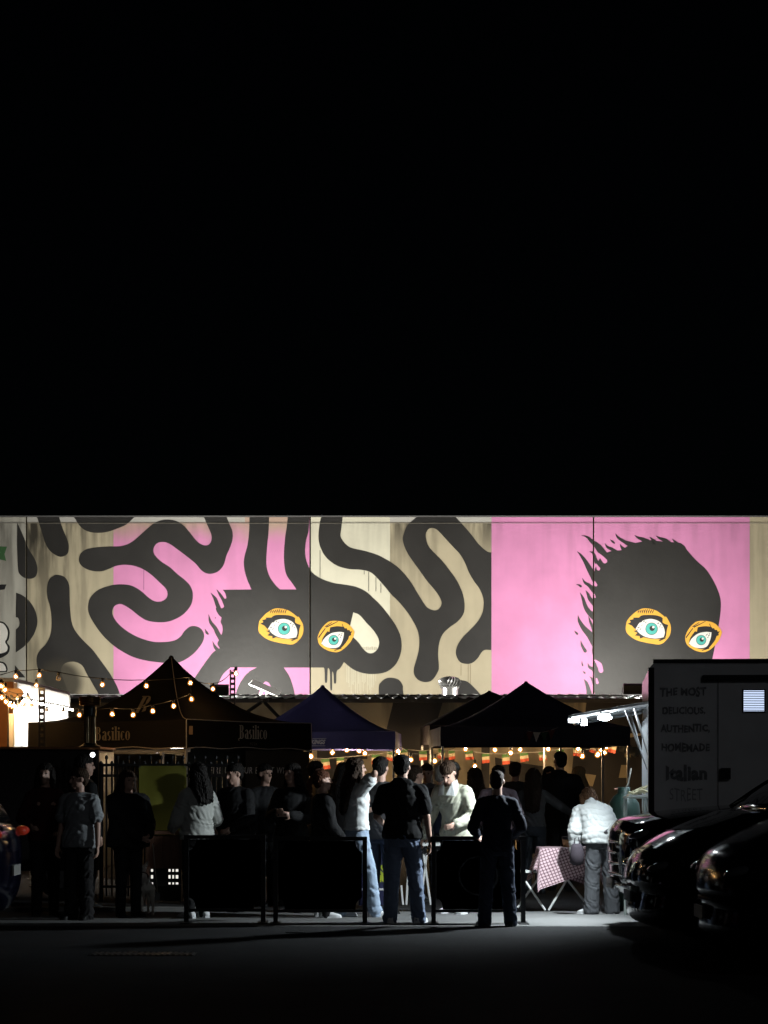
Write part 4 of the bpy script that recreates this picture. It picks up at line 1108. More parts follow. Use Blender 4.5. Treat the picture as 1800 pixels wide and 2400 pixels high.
# louvre opening is cut by building the end wall from pieces
b.free()
vx0, vx1, vz0, vz1 = PX(1740, fy) - ft.location.x, PX(1788, fy) - ft.location.x, PZ(1668, fy), PZ(1619, fy)
b = bmesh.new()
box(b, 0, vx0, 0, 0.04, 0.42, fz - ch); box(b, vx1, W_, 0, 0.04, 0.42, fz - ch)
box(b, vx0, vx1, 0, 0.04, 0.42, vz0); box(b, vx0, vx1, 0, 0.04, vz1, fz - ch)
bmesh.ops.remove_doubles(b, verts=b.verts, dist=1e-5)
mobj('end_wall', b, M_ft, ft)
b = bmesh.new()
tp = [b.verts.new(p) for p in ((0, 0, fz - ch), (W_, 0, fz - ch), (W_ - ch, 0.0, fz), (ch, 0.0, fz))]
b.faces.new(tp); mobj('end_wall_top', b, M_ft, ft)
b = bmesh.new(); tp = []
for yy in (0.0, L_): tp.append([b.verts.new((x, yy, z)) for x, z in ((0, fz - ch), (ch, fz), (W_ - ch, fz), (W_, fz - ch))])
for i in range(3): b.faces.new((tp[0][i], tp[0][i + 1], tp[1][i + 1], tp[1][i]))
mobj('roof', b, M_ft, ft)
b = bmesh.new(); box(b, W_ - 0.04, W_, 0.041, L_, 0.42, fz - ch - 0.002); mobj('side_wall', b, M_ft, ft)
b = bmesh.new(); box(b, 0, W_, L_ - 0.04, L_ + 0.001, 0.42, fz - ch - 0.003); mobj('front_wall', b, M_ft, ft)
b = bmesh.new(); box(b, 0.04, W_ - 0.041, 0.041, L_ - 0.041, 0.42, 0.47); mobj('floor', b, M_ftin, ft)
oz0, oz1, oy0, oy1 = 1.12, 2.20, 0.25, 3.5
b = bmesh.new()
box(b, 0, 0.04, 0.041, oy0, 0.42, fz - ch - 0.002); box(b, 0, 0.04, oy1, L_ - 0.001, 0.42, fz - ch - 0.002); box(b, 0, 0.04, oy0, oy1, 0.42, oz0); box(b, 0, 0.04, oy0, oy1, oz1, fz - ch - 0.002)
bmesh.ops.remove_doubles(b, verts=b.verts, dist=1e-5)
mobj('serving_side', b, mat('trailer_pink_gloss', (0.66, 0.66, 0.68), 0.18, var=0.03), ft)
# frames of the sliding windows in the hatch
for i in range(5):
    yy = oy0 + (oy1 - oy0) * i / 4
    boxobj('window_frame', (-0.012, 0.012, yy - 0.02 + 0.02, yy + 0.02, oz0, oz1), M_alu, ft)
b = bmesh.new(); box(b, 0.6, 0.605, 0.1, L_ - 0.1, 0.5, fz - 0.2); mobj('partition', b, M_ftin, ft)
b = bmesh.new(); tube(b, [(0.3, 0.3, fz - 0.25), (0.3, L_ - 0.4, fz - 0.25)], 0.02, 8); mobj('light_tube', b, emis('trailer_tube', (0.80, 0.92, 1.0), 70.0), ft)
# edge trim
b = bmesh.new(); box(b, -0.012, 0.05, -0.012, -0.001, 0.42, fz - ch); mobj('corner_trim', b, M_trim, ft)
b = bmesh.new(); box(b, 0.04, W_ - 0.04, -0.014, -0.001, fz - 0.03, fz + 0.012); mobj('roof_trim', b, M_trim, ft)
b = bmesh.new(); box(b, PX(1680, fy) - ft.location.x, PX(1682.5, fy) - ft.location.x, -0.006, -0.001, 0.42, fz - 0.2); mobj('panel_seam', b, mat('seam_grey', (0.30, 0.30, 0.31), 0.6), ft)
b = bmesh.new(); box(b, PX(1645, fy) - ft.location.x, PX(1850, fy) - ft.location.x, -0.04, -0.001, PZ(1597, fy), PZ(1583, fy)); bev(b, 0.008); mobj('lamp_bar', b, M_trim, ft)
b = bmesh.new(); box(b, PX(1687, fy) - ft.location.x, PX(1710, fy) - ft.location.x, -0.05, -0.001, PZ(1826, fy), PZ(1800, fy)); bev(b, 0.006); mobj('socket_box', b, M_trim, ft)
# louvre
lv = empty('louvre_vent', (0, 0, 0)); lv.parent = ft
b = bmesh.new()
for (x0, x1, z0, z1) in ((vx0 - 0.012, vx0, vz0 - 0.012, vz1 + 0.012), (vx1, vx1 + 0.012, vz0 - 0.012, vz1 + 0.012), (vx0, vx1, vz0 - 0.012, vz0), (vx0, vx1, vz1, vz1 + 0.012)):
    box(b, x0, x1, -0.012, 0.03, z0, z1)
mobj('frame', b, M_trim, lv)
nsl = 12
for i in range(nsl):
    z = vz0 + (vz1 - vz0) * (i + 0.5) / nsl
    b = bmesh.new(); box(b, vx0, vx1, 0.004, 0.03, z - 0.006, z + 0.0025, M=Matrix.Translation((0, 0.0, 0)))
    mobj('slat', b, M_trim, lv)
b = bmesh.new(); box(b, vx0 - 0.02, vx1 + 0.02, 0.06, 0.065, vz0 - 0.03, vz1 + 0.03); mobj('lit_interior', b, emis('vent_glow', (0.62, 0.74, 1.0), 1.5), lv)
# lettering on the end wall
M_ink = mat('brush_lettering', (0.24, 0.24, 0.25), 0.6, var=0.7, scale=14)
M_ink2 = mat('faint_lettering', (0.42, 0.42, 0.44), 0.6, var=0.4)
rj = random.Random(11)
def brush(word, cx, cy, wpx, hpx, m, bold=0.006, shear=0.0, wob=0.30, xs=1.0):
    me = text_mesh(word, 0.14, shear=shear, bold=bold, spacing=1.06)
    xa = [v.co.x for v in me.vertices]; ya = [v.co.y for v in me.vertices]
    w, h = max(xa) - min(xa), max(ya) - min(ya)
    tw, th = wpx * fy / F, hpx * fy / F
    mx_, my_ = (max(xa) + min(xa)) / 2, (max(ya) + min(ya)) / 2
    for v in me.vertices:
        x, y = (v.co.x - mx_) / w, (v.co.y - my_) / h
        k = noise.noise(Vector((x * 9, 3.1 + cy * 0.1, 0)))
        y2 = y * (1 + 0.35 * k) + wob * 0.5 * noise.noise(Vector((x * 5, cy * 0.3, 2)))
        x2 = x + wob * 0.06 * noise.noise(Vector((y * 4, x * 20, cy)))
        v.co.x, v.co.y = x2 * tw, y2 * th
    place_text(me, m, ft, (PX(cx, fy) - ft.location.x, -0.004, PZ(cy, fy)), (1, 0, 0), (0, 0, 1))
brush('THE MOST', 1600, 1622, 108, 21, M_ink)
brush('DELICIOUS,', 1602, 1667, 100, 20, M_ink)
brush('AUTHENTIC,', 1605, 1709, 114, 21, M_ink)
brush('HOMEMADE', 1606, 1752, 112, 19, M_ink)
brush('Italian', 1608, 1812, 96, 34, M_ink, bold=0.007, wob=0.05)
brush('STREET', 1607, 1862, 76, 30, M_ink2, bold=0.0, wob=0.2)
# awning
aw = empty('awning', (0, 0, 0)); aw.parent = ft
hz_, oz_ = PZ(1650, 23.0), PZ(1681, 23.0)
def awp(x, y, dz=0.0): return Vector((x, y, hz_ + (oz_ - hz_) * (-x / 0.83) + dz))
b = bmesh.new()
for x0, x1, dz0, dz1, y0, y1 in ((-0.83, -0.0, 0.018, 0.028, oy0, oy1),):
    q = [awp(x0, y0, dz0), awp(x1, y0, dz0), awp(x1, y1, dz0), awp(x0, y1, dz0), awp(x0, y0, dz1), awp(x1, y0, dz1), awp(x1, y1, dz1), awp(x0, y1, dz1)]
    vq = [b.verts.new(p) for p in q]
    for f in ((0, 3, 2, 1), (4, 5, 6, 7), (0, 1, 5, 4), (1, 2, 6, 5), (2, 3, 7, 6), (3, 0, 4, 7)): b.faces.new([vq[i] for i in f])
mobj('panel', b, M_ft, aw)
for nm, pts, r_ in (('frame_bar', [awp(-0.83, oy0), awp(-0.0, oy0)], 0.026), ('frame_bar', [awp(-0.83, oy1), awp(0.0, oy1)], 0.022), ('frame_bar', [awp(-0.83, oy0), awp(-0.83, oy1)], 0.024),
                    ('frame_bar', [awp(-0.42, oy0), awp(-0.42, oy1)], 0.016), ('frame_bar', [awp(-0.83, 1.5), awp(0, 1.5)], 0.014)):
    b = bmesh.new(); tube(b, pts, r_, 4); mobj(nm, b, M_alu, aw)
b = bmesh.new()
for y in (oy0 + 0.02,): box(b, -0.86, -0.74, y - 0.02, y + 0.05, oz_ - 0.06, oz_ + 0.02)
mobj('corner_bracket', b, M_white, aw)
b = bmesh.new(); box(b, -0.72, -0.66, oy0 - 0.01, oy0 + 0.05, oz_ - 0.09, oz_ - 0.01); mobj('corner_bracket', b, M_white, aw)
for y in (0.42, 3.3):
    b = bmesh.new(); tube(b, [awp(-0.16, y), (-0.005, y, 1.78)], 0.010, 8); tube(b, [awp(-0.16, y), awp(-0.16, y).lerp(Vector((-0.005, y, 1.78)), 0.5)], 0.016, 8); mobj('gas_strut', b, M_steel, aw)
b = bmesh.new(); tube(b, [awp(-0.26, 0.5), (-0.01, 0.5, 1.62)], 0.009, 8); mobj('gas_strut', b, M_steel, aw)
# the work lamp under the awning: the brightest light on the crowd
LX, LY, LZ = -0.47, 0.14, PZ(1681, 23.0)
lamp = empty('led_lamp', (0, 0, 0)); lamp.parent = ft; lamp.name = 'led_lamp'
b = bmesh.new(); box(b, LX - 0.06, LX + 0.06, LY - 0.05, LY + 0.05, LZ + 0.02, LZ + 0.05); bev(b, 0.01); mobj('lamp_body', b, M_white, lamp)
b = bmesh.new(); ellipsoid(b, (LX, LY, LZ - 0.01), (0.075, 0.07, 0.032)); smooth(mobj('lamp_lens', b, emis('led_glow', (0.90, 0.97, 1.0), 75.0), lamp))
ld = bpy.data.lights.new('led_beam', 'SPOT'); ld.energy = 900; ld.color = (0.86, 0.96, 1.0); ld.shadow_soft_size = 0.05; ld.spot_size = R(142); ld.spot_blend = 1.0
lo = bpy.data.objects.new('led_beam', ld); COL.objects.link(lo); lo.parent = lamp; lo.location = (LX, LY, LZ - 0.05)
lo.rotation_euler = Vector((-0.76, 0.0, -0.75)).to_track_quat('-Z', 'Y').to_euler()
# wheels, mostly hidden behind the parked cars
for y in (1.6, 2.4):
    b = bmesh.new(); cyl(b, (0.05, y, 0.31), (0.25, y, 0.31), 0.31, 24); w_ = mobj('wheel', b, MATS['tyre_rubber'], ft)
    b = bmesh.new(); cyl(b, (0.045, y, 0.31), (0.2, y, 0.31), 0.18, 16); mobj('rim', b, M_steel, w_)

# side shelf with a tray of bread sticks
sh = empty('side_table', (PX(1494, 23.5), 23.5, 0)); tag(sh, 'small grey table with turned legs beside the food trailer', 'table')
shz = PZ(1866, 23.5)
b = bmesh.new(); box(b, -0.135, 0.12, -0.2, 0.25, shz - 0.025, shz); bev(b, 0.006); mobj('top', b, mat('grey_green_paint', (0.28, 0.32, 0.30), 0.5), sh)
for sx, sy in ((0.055, -0.17), (0.10, 0.2), (-0.11, 0.2), (0.10, -0.17)):
    b = bmesh.new(); lathe(b, [(0.018, 0.0), (0.014, 0.3), (0.02, 0.5), (0.012, 0.55), (0.02, shz - 0.35), (0.012, shz - 0.3), (0.022, shz - 0.2), (0.018, shz - 0.027)], 10, Matrix.Translation((sx, sy, 0))); mobj('leg', b, MATS['grey_green_paint'], sh)
tr_ = empty('bread_tray', (PX(1494, 23.5), 23.5, shz + 0.002)); tag(tr_, 'tray heaped with pale bread sticks on the small grey table', 'food tray')
b = bmesh.new(); box(b, -0.11, 0.11, -0.16, 0.16, 0.0, 0.012); mobj('tray', b, M_alu, tr_)
M_bread = mat('pale_bread', (0.62, 0.58, 0.38), 0.7, var=0.25)
for i in range(20):
    b = bmesh.new(); L2 = rj.uniform(0.05, 0.075); tube(b, [(-L2, 0, -0.004), (-L2 * 0.3, 0, 0.004), (L2 * 0.4, 0, 0.006), (L2, 0, -0.002)], 0.012, 8, taper=[0.005, 0.013, 0.012, 0.004])
    o = smooth(mobj('bread_stick', b, M_bread, tr_)); u = rj.uniform(-0.06, 0.09)
    o.location = (u, rj.uniform(-0.12, 0.1), 0.026 + max(0, (u + 0.06)) * rj.uniform(0.1, 0.55)); o.rotation_euler = (0, rj.uniform(-0.9, 0.5), rj.uniform(-0.8, 0.8))
# gas bottle
gb = empty('gas_bottle', (PX(1462, 24.6), 24.6, 0)); tag(gb, 'tall dark green gas bottle with a hose behind the small grey table', 'gas bottle')
gz = PZ(1856, 24.6)
b = bmesh.new(); lathe(b, [(0.16, 0.0), (0.19, 0.03), (0.19, gz - 0.22), (0.175, gz - 0.13), (0.12, gz - 0.05), (0.07, gz - 0.01), (0.075, gz + 0.05), (0.06, gz + 0.055)], 28); smooth(mobj('cylinder', b, mat('dark_green_enamel', (0.018, 0.045, 0.035), 0.35), gb))
b = bmesh.new(); tube(b, [(0.02, 0, gz + 0.04), (0.05, 0, gz + 0.10), (0.07, 0, gz + 0.2), (0.09, 0.05, gz + 0.27)], 0.010, 8); mobj('hose', b, mat('grey_hose', (0.4, 0.38, 0.34), 0.5), gb)
b = bmesh.new(); tube(b, [(-0.04, 0, gz + 0.04), (-0.11, -0.02, gz + 0.03)], 0.012, 6); mobj('valve_handle', b, mat('copper_handle', (0.45, 0.2, 0.13), 0.5), gb)

# ------------------------------------------------------------------ barriers
def barrier(px0, px1, ytop, d, label, ring_logo=False):
    x0, x1 = PX(px0, d), PX(px1, d); w = x1 - x0
    root = empty('barrier', ((x0 + x1) / 2, d, 0.006)); tag(root, label, 'barrier')
    h = PZ(ytop, d) - 0.006; hw = w / 2
    for s_ in (-1, 1):
        b = bmesh.new(); box(b, s_ * hw - 0.024, s_ * hw + 0.024, -0.02, 0.02, 0.0, h - 0.041); p = mobj('post', b, M_black, root)
        b = bmesh.new(); box(b, s_ * hw - 0.05, s_ * hw + 0.05, -0.2, 0.2, 0.0, 0.008); mobj('foot', b, M_black, p)
    b = bmesh.new(); box(b, -hw - 0.024, hw + 0.024, -0.02, 0.02, h - 0.04, h); mobj('top_rail', b, M_black, root)
    b = bmesh.new(); box(b, -hw + 0.0245, hw - 0.0245, -0.014, 0.014, 0.115, 0.145); mobj('bottom_rail', b, M_black, root)
    # cloth panel with scooped corners
    X0, X1, Z0, Z1, r_ = -hw + 0.03, hw - 0.03, 0.146, h - 0.045, 0.115
    out = []
    for cx_, cz_, a0 in ((X0, Z0, 90), (X1, Z0, 180), (X1, Z1, 270), (X0, Z1, 0)):
        pts = [(cx_ + r_ * math.cos(R(a0 - 90 * k / 6)) * (0.6), cz_ + r_ * math.sin(R(a0 - 90 * k / 6))) for k in range(7)]
        out += pts
    b = bmesh.new(); bv = [b.verts.new((x, 0.0, z)) for x, z in out]
    for t in tessellate_polygon([[Vector((x, z, 0)) for x, z in out]]): b.faces.new([bv[i] for i in t])
    bmesh.ops.solidify(b, geom=list(b.faces), thickness=0.003)
    cl = mobj('banner', b, M_blackcloth, root)
    if ring_logo:
        b = bmesh.new(); n_ = 40
        for i in range(n_):
            a0_, a1_ = 2 * math.pi * i / n_, 2 * math.pi * (i + 1) / n_
            b.faces.new([b.verts.new((rr_ * math.cos(a), -0.006, 0.5 + rr_ * math.sin(a))) for rr_, a in ((0.19, a0_), (0.21, a0_), (0.21, a1_), (0.19, a1_))])
        bmesh.ops.remove_doubles(b, verts=b.verts, dist=1e-5)
        0 and tube(b, [(0.2 * math.cos(2 * math.pi * i / 40), -0.005, 0.5 + 0.2 * math.sin(2 * math.pi * i / 40)) for i in range(41)], 0.003, 4)
        mobj('ring_logo', b, mat('faint_grey_print', (0.03, 0.03, 0.032), 0.7), cl)
    return root
barrier(437, 617, 1957, 22.5, 'black cloth barrier before the dark pizza tent wall')
barrier(646, 855, 1961, 22.4, 'black cloth barrier beside the legs of the man in the black top')
barrier(1016, 1226, 1960, 22.4, 'black cloth barrier behind the youth in the navy sweatshirt', True)

# ------------------------------------------------------------------ folding table, checked cloth, tub
td = 24.6
tb = empty('folding_table', (PX(1325, td), td, 0)); tag(tb, 'white folding table with crossed legs under the checked cloth', 'table')
tz = PZ(1986, td)
boxobj('top', (-0.30, 0.30, -0.28, 0.28, tz - 0.03, tz - 0.004), M_white, tb, 0.006)
legs = [((1232, 2066), (1278, 2134)), ((1264, 2056), (1213, 2127)), ((1324, 2069), (1286, 2134)), ((1338, 2072), (1370, 2113))]
for i, (a_, c_) in enumerate(legs):
    dd = td + (-0.2 if i in (0, 2) else 0.0)
    p, q = loc(tb, *a_, dd), loc(tb, *c_, dd); p.z += tb.location.z; q.z = max(q.z, 0.012)
    t = p + (p - q) * 0.35; t.z = min(t.z, tz - 0.035)
    if i in (0, 1): t = p
    b = bmesh.new(); tube(b, [t, q], 0.013, 8); mobj('leg', b, M_white, tb)
b = bmesh.new(); p, q = loc(tb, 1220, 2042, td), loc(tb, 1262, 2042, td); box(b, p.x, q.x, -0.1, 0.1, p.z - 0.012, p.z + 0.012); mobj('side_bar', b, M_white, tb)
def gingham():
    m = bpy.data.materials.new('pink_check_cloth'); m.use_nodes = True; nt = m.node_tree; bs = nt.nodes["Principled BSDF"]
    bs.inputs['Roughness'].default_value = 0.75
    uv = nt.nodes.new('ShaderNodeUVMap'); sp_ = nt.nodes.new('ShaderNodeSeparateXYZ'); nt.links.new(uv.outputs[0], sp_.inputs[0])
    ls = []
    for k in (0, 1):
        fr_ = math_node(nt, 'FRACT', math_node(nt, 'MULTIPLY', sp_.outputs[k], 27.0))
        ls.append(math_node(nt, 'LESS_THAN', fr_, 0.26))
    ln_ = math_node(nt, 'MAXIMUM', ls[0], ls[1]); both = math_node(nt, 'MULTIPLY', ls[0], ls[1])
    m1 = nt.nodes.new('ShaderNodeMix'); m1.data_type = 'RGBA'; m1.inputs[6].default_value = (0.68, 0.50, 0.54, 1); m1.inputs[7].default_value = (0.16, 0.06, 0.08, 1); nt.links.new(ln_, m1.inputs[0])
    m2 = nt.nodes.new('ShaderNodeMix'); m2.data_type = 'RGBA'; nt.links.new(m1.outputs[2], m2.inputs[6]); m2.inputs[7].default_value = (0.05, 0.02, 0.03, 1); nt.links.new(both, m2.inputs[0])
    nt.links.new(m2.outputs[2], bs.inputs['Base Color'])
    return m
b = bmesh.new(); N = 40; g = {}; uvl = b.loops.layers.uv.new('UVMap'); UVS = {}
rot_ = R(20)
for i in range(N + 1):
    for j in range(N + 1):
        u, v = -0.64 + 1.28 * i / N, -0.64 + 1.28 * j / N
        x, y = u * math.cos(rot_) - v * math.sin(rot_), u * math.sin(rot_) + v * math.cos(rot_)
        ex_, ey_ = max(0, abs(x - 0.015) - 0.315), max(0, abs(y) - 0.29)
        over = math.hypot(ex_, ey_)
        xx = 0.015 + max(-0.315, min(0.315, x - 0.015)) + math.copysign(min(ex_, 0.5) * 0.24, x - 0.015)
        yy = max(-0.29, min(0.29, y)) + math.copysign(min(ey_, 0.5) * 0.20, y)
        fold = 0.02 * math.sin(9 * math.atan2(y, x) + 1.0) * min(1, over * 5)
        L3 = math.hypot(x, y) or 1
        zz = tz + 0.003 - over * 0.93
        vv = b.verts.new((xx + fold * x / L3, yy + fold * y / L3, zz)); g[i, j] = vv; UVS[vv] = (u, v)
for i in range(N):
    for j in range(N):
        f = b.faces.new((g[i, j], g[i + 1, j], g[i + 1, j + 1], g[i, j + 1]))
        for l in f.loops: l[uvl].uv = UVS[l.vert]
tcl = smooth(mobj('tablecloth', b, gingham())); tcl.location = (PX(1322, td), td, 0)
tag(tcl, 'pink and black checked cloth draped over the folding table', 'tablecloth')
tub = empty('paper_tub', (PX(1331, td - 0.02), td - 0.02, tz + 0.006)); tag(tub, 'brown paper tub with a black lid on the checked cloth', 'tub')
b = bmesh.new(); lathe(b, [(0.055, 0.0), (0.068, 0.085), (0.066, 0.087)], 24); smooth(mobj('cup', b, mat('kraft_board', (0.45, 0.28, 0.13), 0.7), tub))
b = bmesh.new(); lathe(b, [(0.07, 0.086), (0.073, 0.09), (0.073, 0.118), (0.06, 0.122)], 24); mobj('lid', b, M_black, tub)
# juice sign board and white trestle in the middle of the crowd
jb = empty('sign_board', (PX(884, 25.2), 25.2, 0)); tag(jb, 'navy board with yellow green letters behind the legs of the crowd', 'sign')
b = bmesh.new(); box(b, -0.22, 0.11, 0, 0.03, 0.22, PZ(1990, 25.2)); mobj('panel', b, mat('navy_board', (0.02, 0.022, 0.07), 0.5), jb)
b = bmesh.new(); box(b, -0.22, 0.11, -0.02, 0.03, 0.02, 0.195); mobj('base', b, MATS['navy_board'], jb)
b = bmesh.new(); box(b, -0.22, 0.11, -0.022, 0.028, 0.197, 0.219); mobj('white_strip', b, M_white, jb)
M_lime = mat('lime_print', (0.42, 0.50, 0.03), 0.6)
for wd, x, y, sz in (("US", 888, 2040, 0.17), ("AR", 888, 2060, 0.10)):
    me = text_mesh(wd, sz, bold=0.008); place_text(me, M_lime, jb, (PX(x, 25.2) - jb.location.x, -0.004, PZ(y, 25.2)), (1, 0, 0), (0, 0, 1))
ts = empty('trestle_table', (PX(972, 25.4), 25.4, 0)); tag(ts, 'white trestle table standing among the crowd', 'table')
b = bmesh.new(); box(b, -0.32, 0.3, -0.2, 0.2, 0.72, 0.75); mobj('top', b, M_white, ts)
for (xa, ya, xb, yb) in ((940, 2075, 944, 2126), (992, 2000, 1009, 2124), (958, 2000, 952, 2122), (1000, 2000, 985, 2122)):
    p, q = loc(ts, xa, ya, 25.4), loc(ts, xb, yb, 25.4); p.z = min(p.z, 0.715); q.z = max(0.012, q.z)
    b = bmesh.new(); tube(b, [p, q], 0.014, 6); mobj('leg', b, M_white, ts)

# ------------------------------------------------------------------ cars
def car(name, label, loc_, rz, top, front, L=4.4, Wd=1.8, paint=None, cowl=None, roof=1.62, lamp_kind='front', grille=False, wheel_x=0.85, wr=0.33, rear=False):
    """top: (x, z) silhouette of bonnet from the nose back to the cowl; front: nose points from the top down to the sill"""
    root = empty(name, loc_, rz); tag(root, label, 'car')
    cx_, cz_ = top[-1]
    belt = cz_ + 0.02
    sil = list(front[::-1]) + list(top) + [(cx_ + 0.6, belt), (L * 0.6, belt + 0.01), (L * 0.86, belt), (L * 0.97, belt - 0.04), (L - 0.01, belt - 0.18), (L, 0.62), (L - 0.03, 0.42), (L - 0.12, 0.26)]
    sp2 = spline([(x, z) for x, z in sil[:-1]] + [(sil[-1][0], sil[-1][1], 1)], False, 4)
    pts = [Vector((p.x, p.y)) for p in sp2]
    zc = 0.62
    b = bmesh.new(); stations = [-1, -0.985, -0.95, -0.88, -0.75, -0.5, 0, 0.5, 0.75, 0.88, 0.95, 0.985, 1]
    rings_ = []
    for v in stations:
        a = abs(v)
        ins = 0.0 if a < 0.75 else (0.16 * ((a - 0.75) / 0.25) ** 2.2)
        crown = 0.035 * (1 - a * a)
        rr_ = []
        for p in pts:
            x, z = p.x, p.y
            nose = max(0.0, 1 - x / 0.9)
            x2 = x + 0.16 * nose * a ** 2.2 - (0.10 * max(0, 1 - (L - x) / 0.6) * a ** 2.2)
            if z > zc: z2 = zc + (z - zc) * (1 - ins * 0.9) - 0.035 + crown
            else: z2 = zc + (z - zc) * (1 - ins * 0.4)
            x2 += ins * 0.18 * (1 if x < 1 else -1) * (1 if x < 0.5 or x > L - 0.5 else 0)
            rr_.append(Vector((x2, v * Wd / 2, z2)))
        rings_.append(rr_)
    loft(b, rings_)
    bmesh.ops.recalc_face_normals(b, faces=b.faces)
    smooth(mobj('body', b, paint, root))
    # greenhouse
    wsx = cx_
    gh = [(wsx, belt - 0.03), (wsx + 0.42, belt + 0.25), (wsx + 0.85, roof - 0.03), (wsx + 1.3, roof), (L * 0.72, roof - 0.02), (L * 0.86, roof - 0.1), (L * 0.93, belt + 0.2), (L * 0.96, belt - 0.05)]
    g2 = [Vector((p.x, p.y)) for p in spline([(x, z) for x, z in gh], False, 4)]
    b = bmesh.new(); rings_ = []
    for v in (-1, -0.96, -0.85, -0.5, 0, 0.5, 0.85, 0.96, 1):
        a = abs(v); ins = 0 if a < 0.8 else 0.10 * ((a - 0.8) / 0.2) ** 2
        rings_.append([Vector((p.x + 0.10 * a * a * max(0, 1 - (p.x - wsx) / 0.8), v * (Wd / 2 - 0.07 - 0.16 * (p.y - belt) / (roof - belt)), p.y - (p.y - belt + 0.05) * ins)) for p in g2])
    loft(b, rings_); bmesh.ops.recalc_face_normals(b, faces=b.faces)
    smooth(mobj('cabin_glass', b, mat('tinted_glass', (0.008, 0.008, 0.009), 0.06, spec=0.6), root))
    b = bmesh.new(); rings_ = []
    for v in (-0.82, -0.5, 0, 0.5, 0.82):
        rings_.append([Vector((wsx + 0.9 + (L * 0.84 - wsx - 0.9) * i / 10, v * (Wd / 2 - 0.2), roof + 0.012 - 0.02 * v * v + 0.01 * math.sin(math.pi * i / 10))) for i in range(11)])
    vr = loft(b, rings_, caps=False, closed=False); smooth(mobj('roof_panel', b, paint, root))
    for s_ in (-1, 1):                # A pillars
        b = bmesh.new(); tube(b, [(p.x + 0.10, s_ * (Wd / 2 - 0.075 - 0.16 * (p.y - belt) / (roof - belt)), p.y + 0.01) for p in g2[:9]], 0.032, 6); smooth(mobj('pillar', b, paint, root))
        b = bmesh.new(); mc = Vector((wsx + 0.5, s_ * (Wd / 2 + 0.07), belt + 0.10)); ellipsoid(b, mc, (0.07, 0.10, 0.065)); smooth(mobj('mirror', b, paint, root))
    # wheels
    for wx in (wheel_x, L - 0.85):
        for s_ in (-1, 1):
            yo = s_ * (Wd / 2 - 0.02)
            b = bmesh.new(); cyl(b, (wx, yo - s_ * 0.2, wr), (wx, yo, wr), wr, 28); bev(b, 0.015, 1); wv = mobj('wheel', b, MATS['tyre_rubber'], root)
            b = bmesh.new(); cyl(b, (wx, yo - s_ * 0.1, wr), (wx, yo + s_ * 0.006, wr), wr * 0.66, 24); mobj('rim', b, mat('dark_alloy', (0.12, 0.12, 0.13), 0.3, 0.9), wv)
            b = bmesh.new()
            for k in range(5):
                a = 2 * math.pi * k / 5; box(b, -0.02, 0.02, 0, 0.016, 0.03, wr * 0.62, M=Matrix.Translation((wx, yo + s_ * 0.008 - (0.016 if s_ < 0 else 0), wr)) @ Matrix.Rotation(a, 4, 'Y'))
            mobj('spokes', b, M_steel, wv)
            b = bmesh.new(); arch = [(wx + (wr + 0.05) * math.cos(R(t)), s_ * (Wd / 2 + 0.004), wr + (wr + 0.05) * math.sin(R(t))) for t in range(-10, 191, 10)]
            tube(b, arch, 0.028, 6); mobj('wheel_arch', b, mat('arch_plastic', (0.01, 0.01, 0.01), 0.6), root)
    # sill and door lines
    for s_ in (-1, 1):
        b = bmesh.new(); box(b, 1.3, L - 1.25, s_ * Wd / 2 - 0.03, s_ * Wd / 2 + 0.012, 0.24, 0.32); mobj('sill', b, MATS['arch_plastic'], root)
        for dx_ in (cx_ + 0.25, cx_ + 1.3):
            b = bmesh.new(); box(b, dx_, dx_ + 0.012, s_ * (Wd / 2 + 0.001), s_ * (Wd / 2 + 0.003), 0.35, belt - 0.16); mobj('door_gap', b, MATS['arch_plastic'], root)
        b = bmesh.new(); box(b, cx_ + 1.05, cx_ + 1.24, s_ * (Wd / 2 + 0.002), s_ * (Wd / 2 + 0.03), belt - 0.28, belt - 0.245); bev(b, 0.006); mobj('door_handle', b, paint, root)
    # lamps
    hz2 = top[0][1]
    for s_ in (-1, 1):
        b = bmesh.new(); ellipsoid(b, (0.24, s_ * (Wd / 2 - 0.15), hz2 - 0.06), (0.20, 0.13, 0.05), Matrix.Rotation(R(-14), 3, 'Y')); hl = smooth(mobj('headlight', b, mat('lamp_glass', (0.10, 0.10, 0.11), 0.05, spec=0.8, coat=1.0), root))
        b = bmesh.new(); ellipsoid(b, (0.40, s_ * (Wd / 2 - 0.05), hz2 - 0.03), (0.06, 0.03, 0.022)); smooth(mobj('indicator', b, mat('amber_lens', (0.5, 0.12, 0.01), 0.1, spec=0.8), hl))
        b = bmesh.new(); ellipsoid(b, (0.16, s_ * (Wd / 2 - 0.22), 0.42), (0.05, 0.08, 0.05)); smooth(mobj('fog_lamp', b, MATS['lamp_glass'], root))
        b = bmesh.new(); ellipsoid(b, (L - 0.06, s_ * (Wd / 2 - 0.14), belt - 0.13), (0.07, 0.16, 0.05)); smooth(mobj('tail_light', b, mat('red_glint_lens', (0.35, 0.02, 0.015), 0.08, spec=0.8, emit=(1.0, 0.10, 0.03), estr=(0.05)), root))  # bulb reflections on the lens put in as dim red emission
    ng = 5 if grille else 3
    for i in range(ng):
        z = 0.46 + (hz2 - 0.62 + 0.1) * i / ng
        b = bmesh.new()
        tube(b, [(0.16 * (abs(v)) ** 2.2 - 0.035 + 0.03, v * Wd * 0.30, z) for v in (-1, -0.6, 0, 0.6, 1)] if not grille else [(0.16 * abs(v) ** 2.2 - 0.005, v * Wd * 0.40, z) for v in (-1, -0.6, 0, 0.6, 1)], 0.018 if grille else 0.014, 8)
        smooth(mobj('grille_bar', b, mat('dark_chrome', (0.3, 0.3, 0.31), 0.2, 1.0) if grille else MATS['arch_plastic'], root))
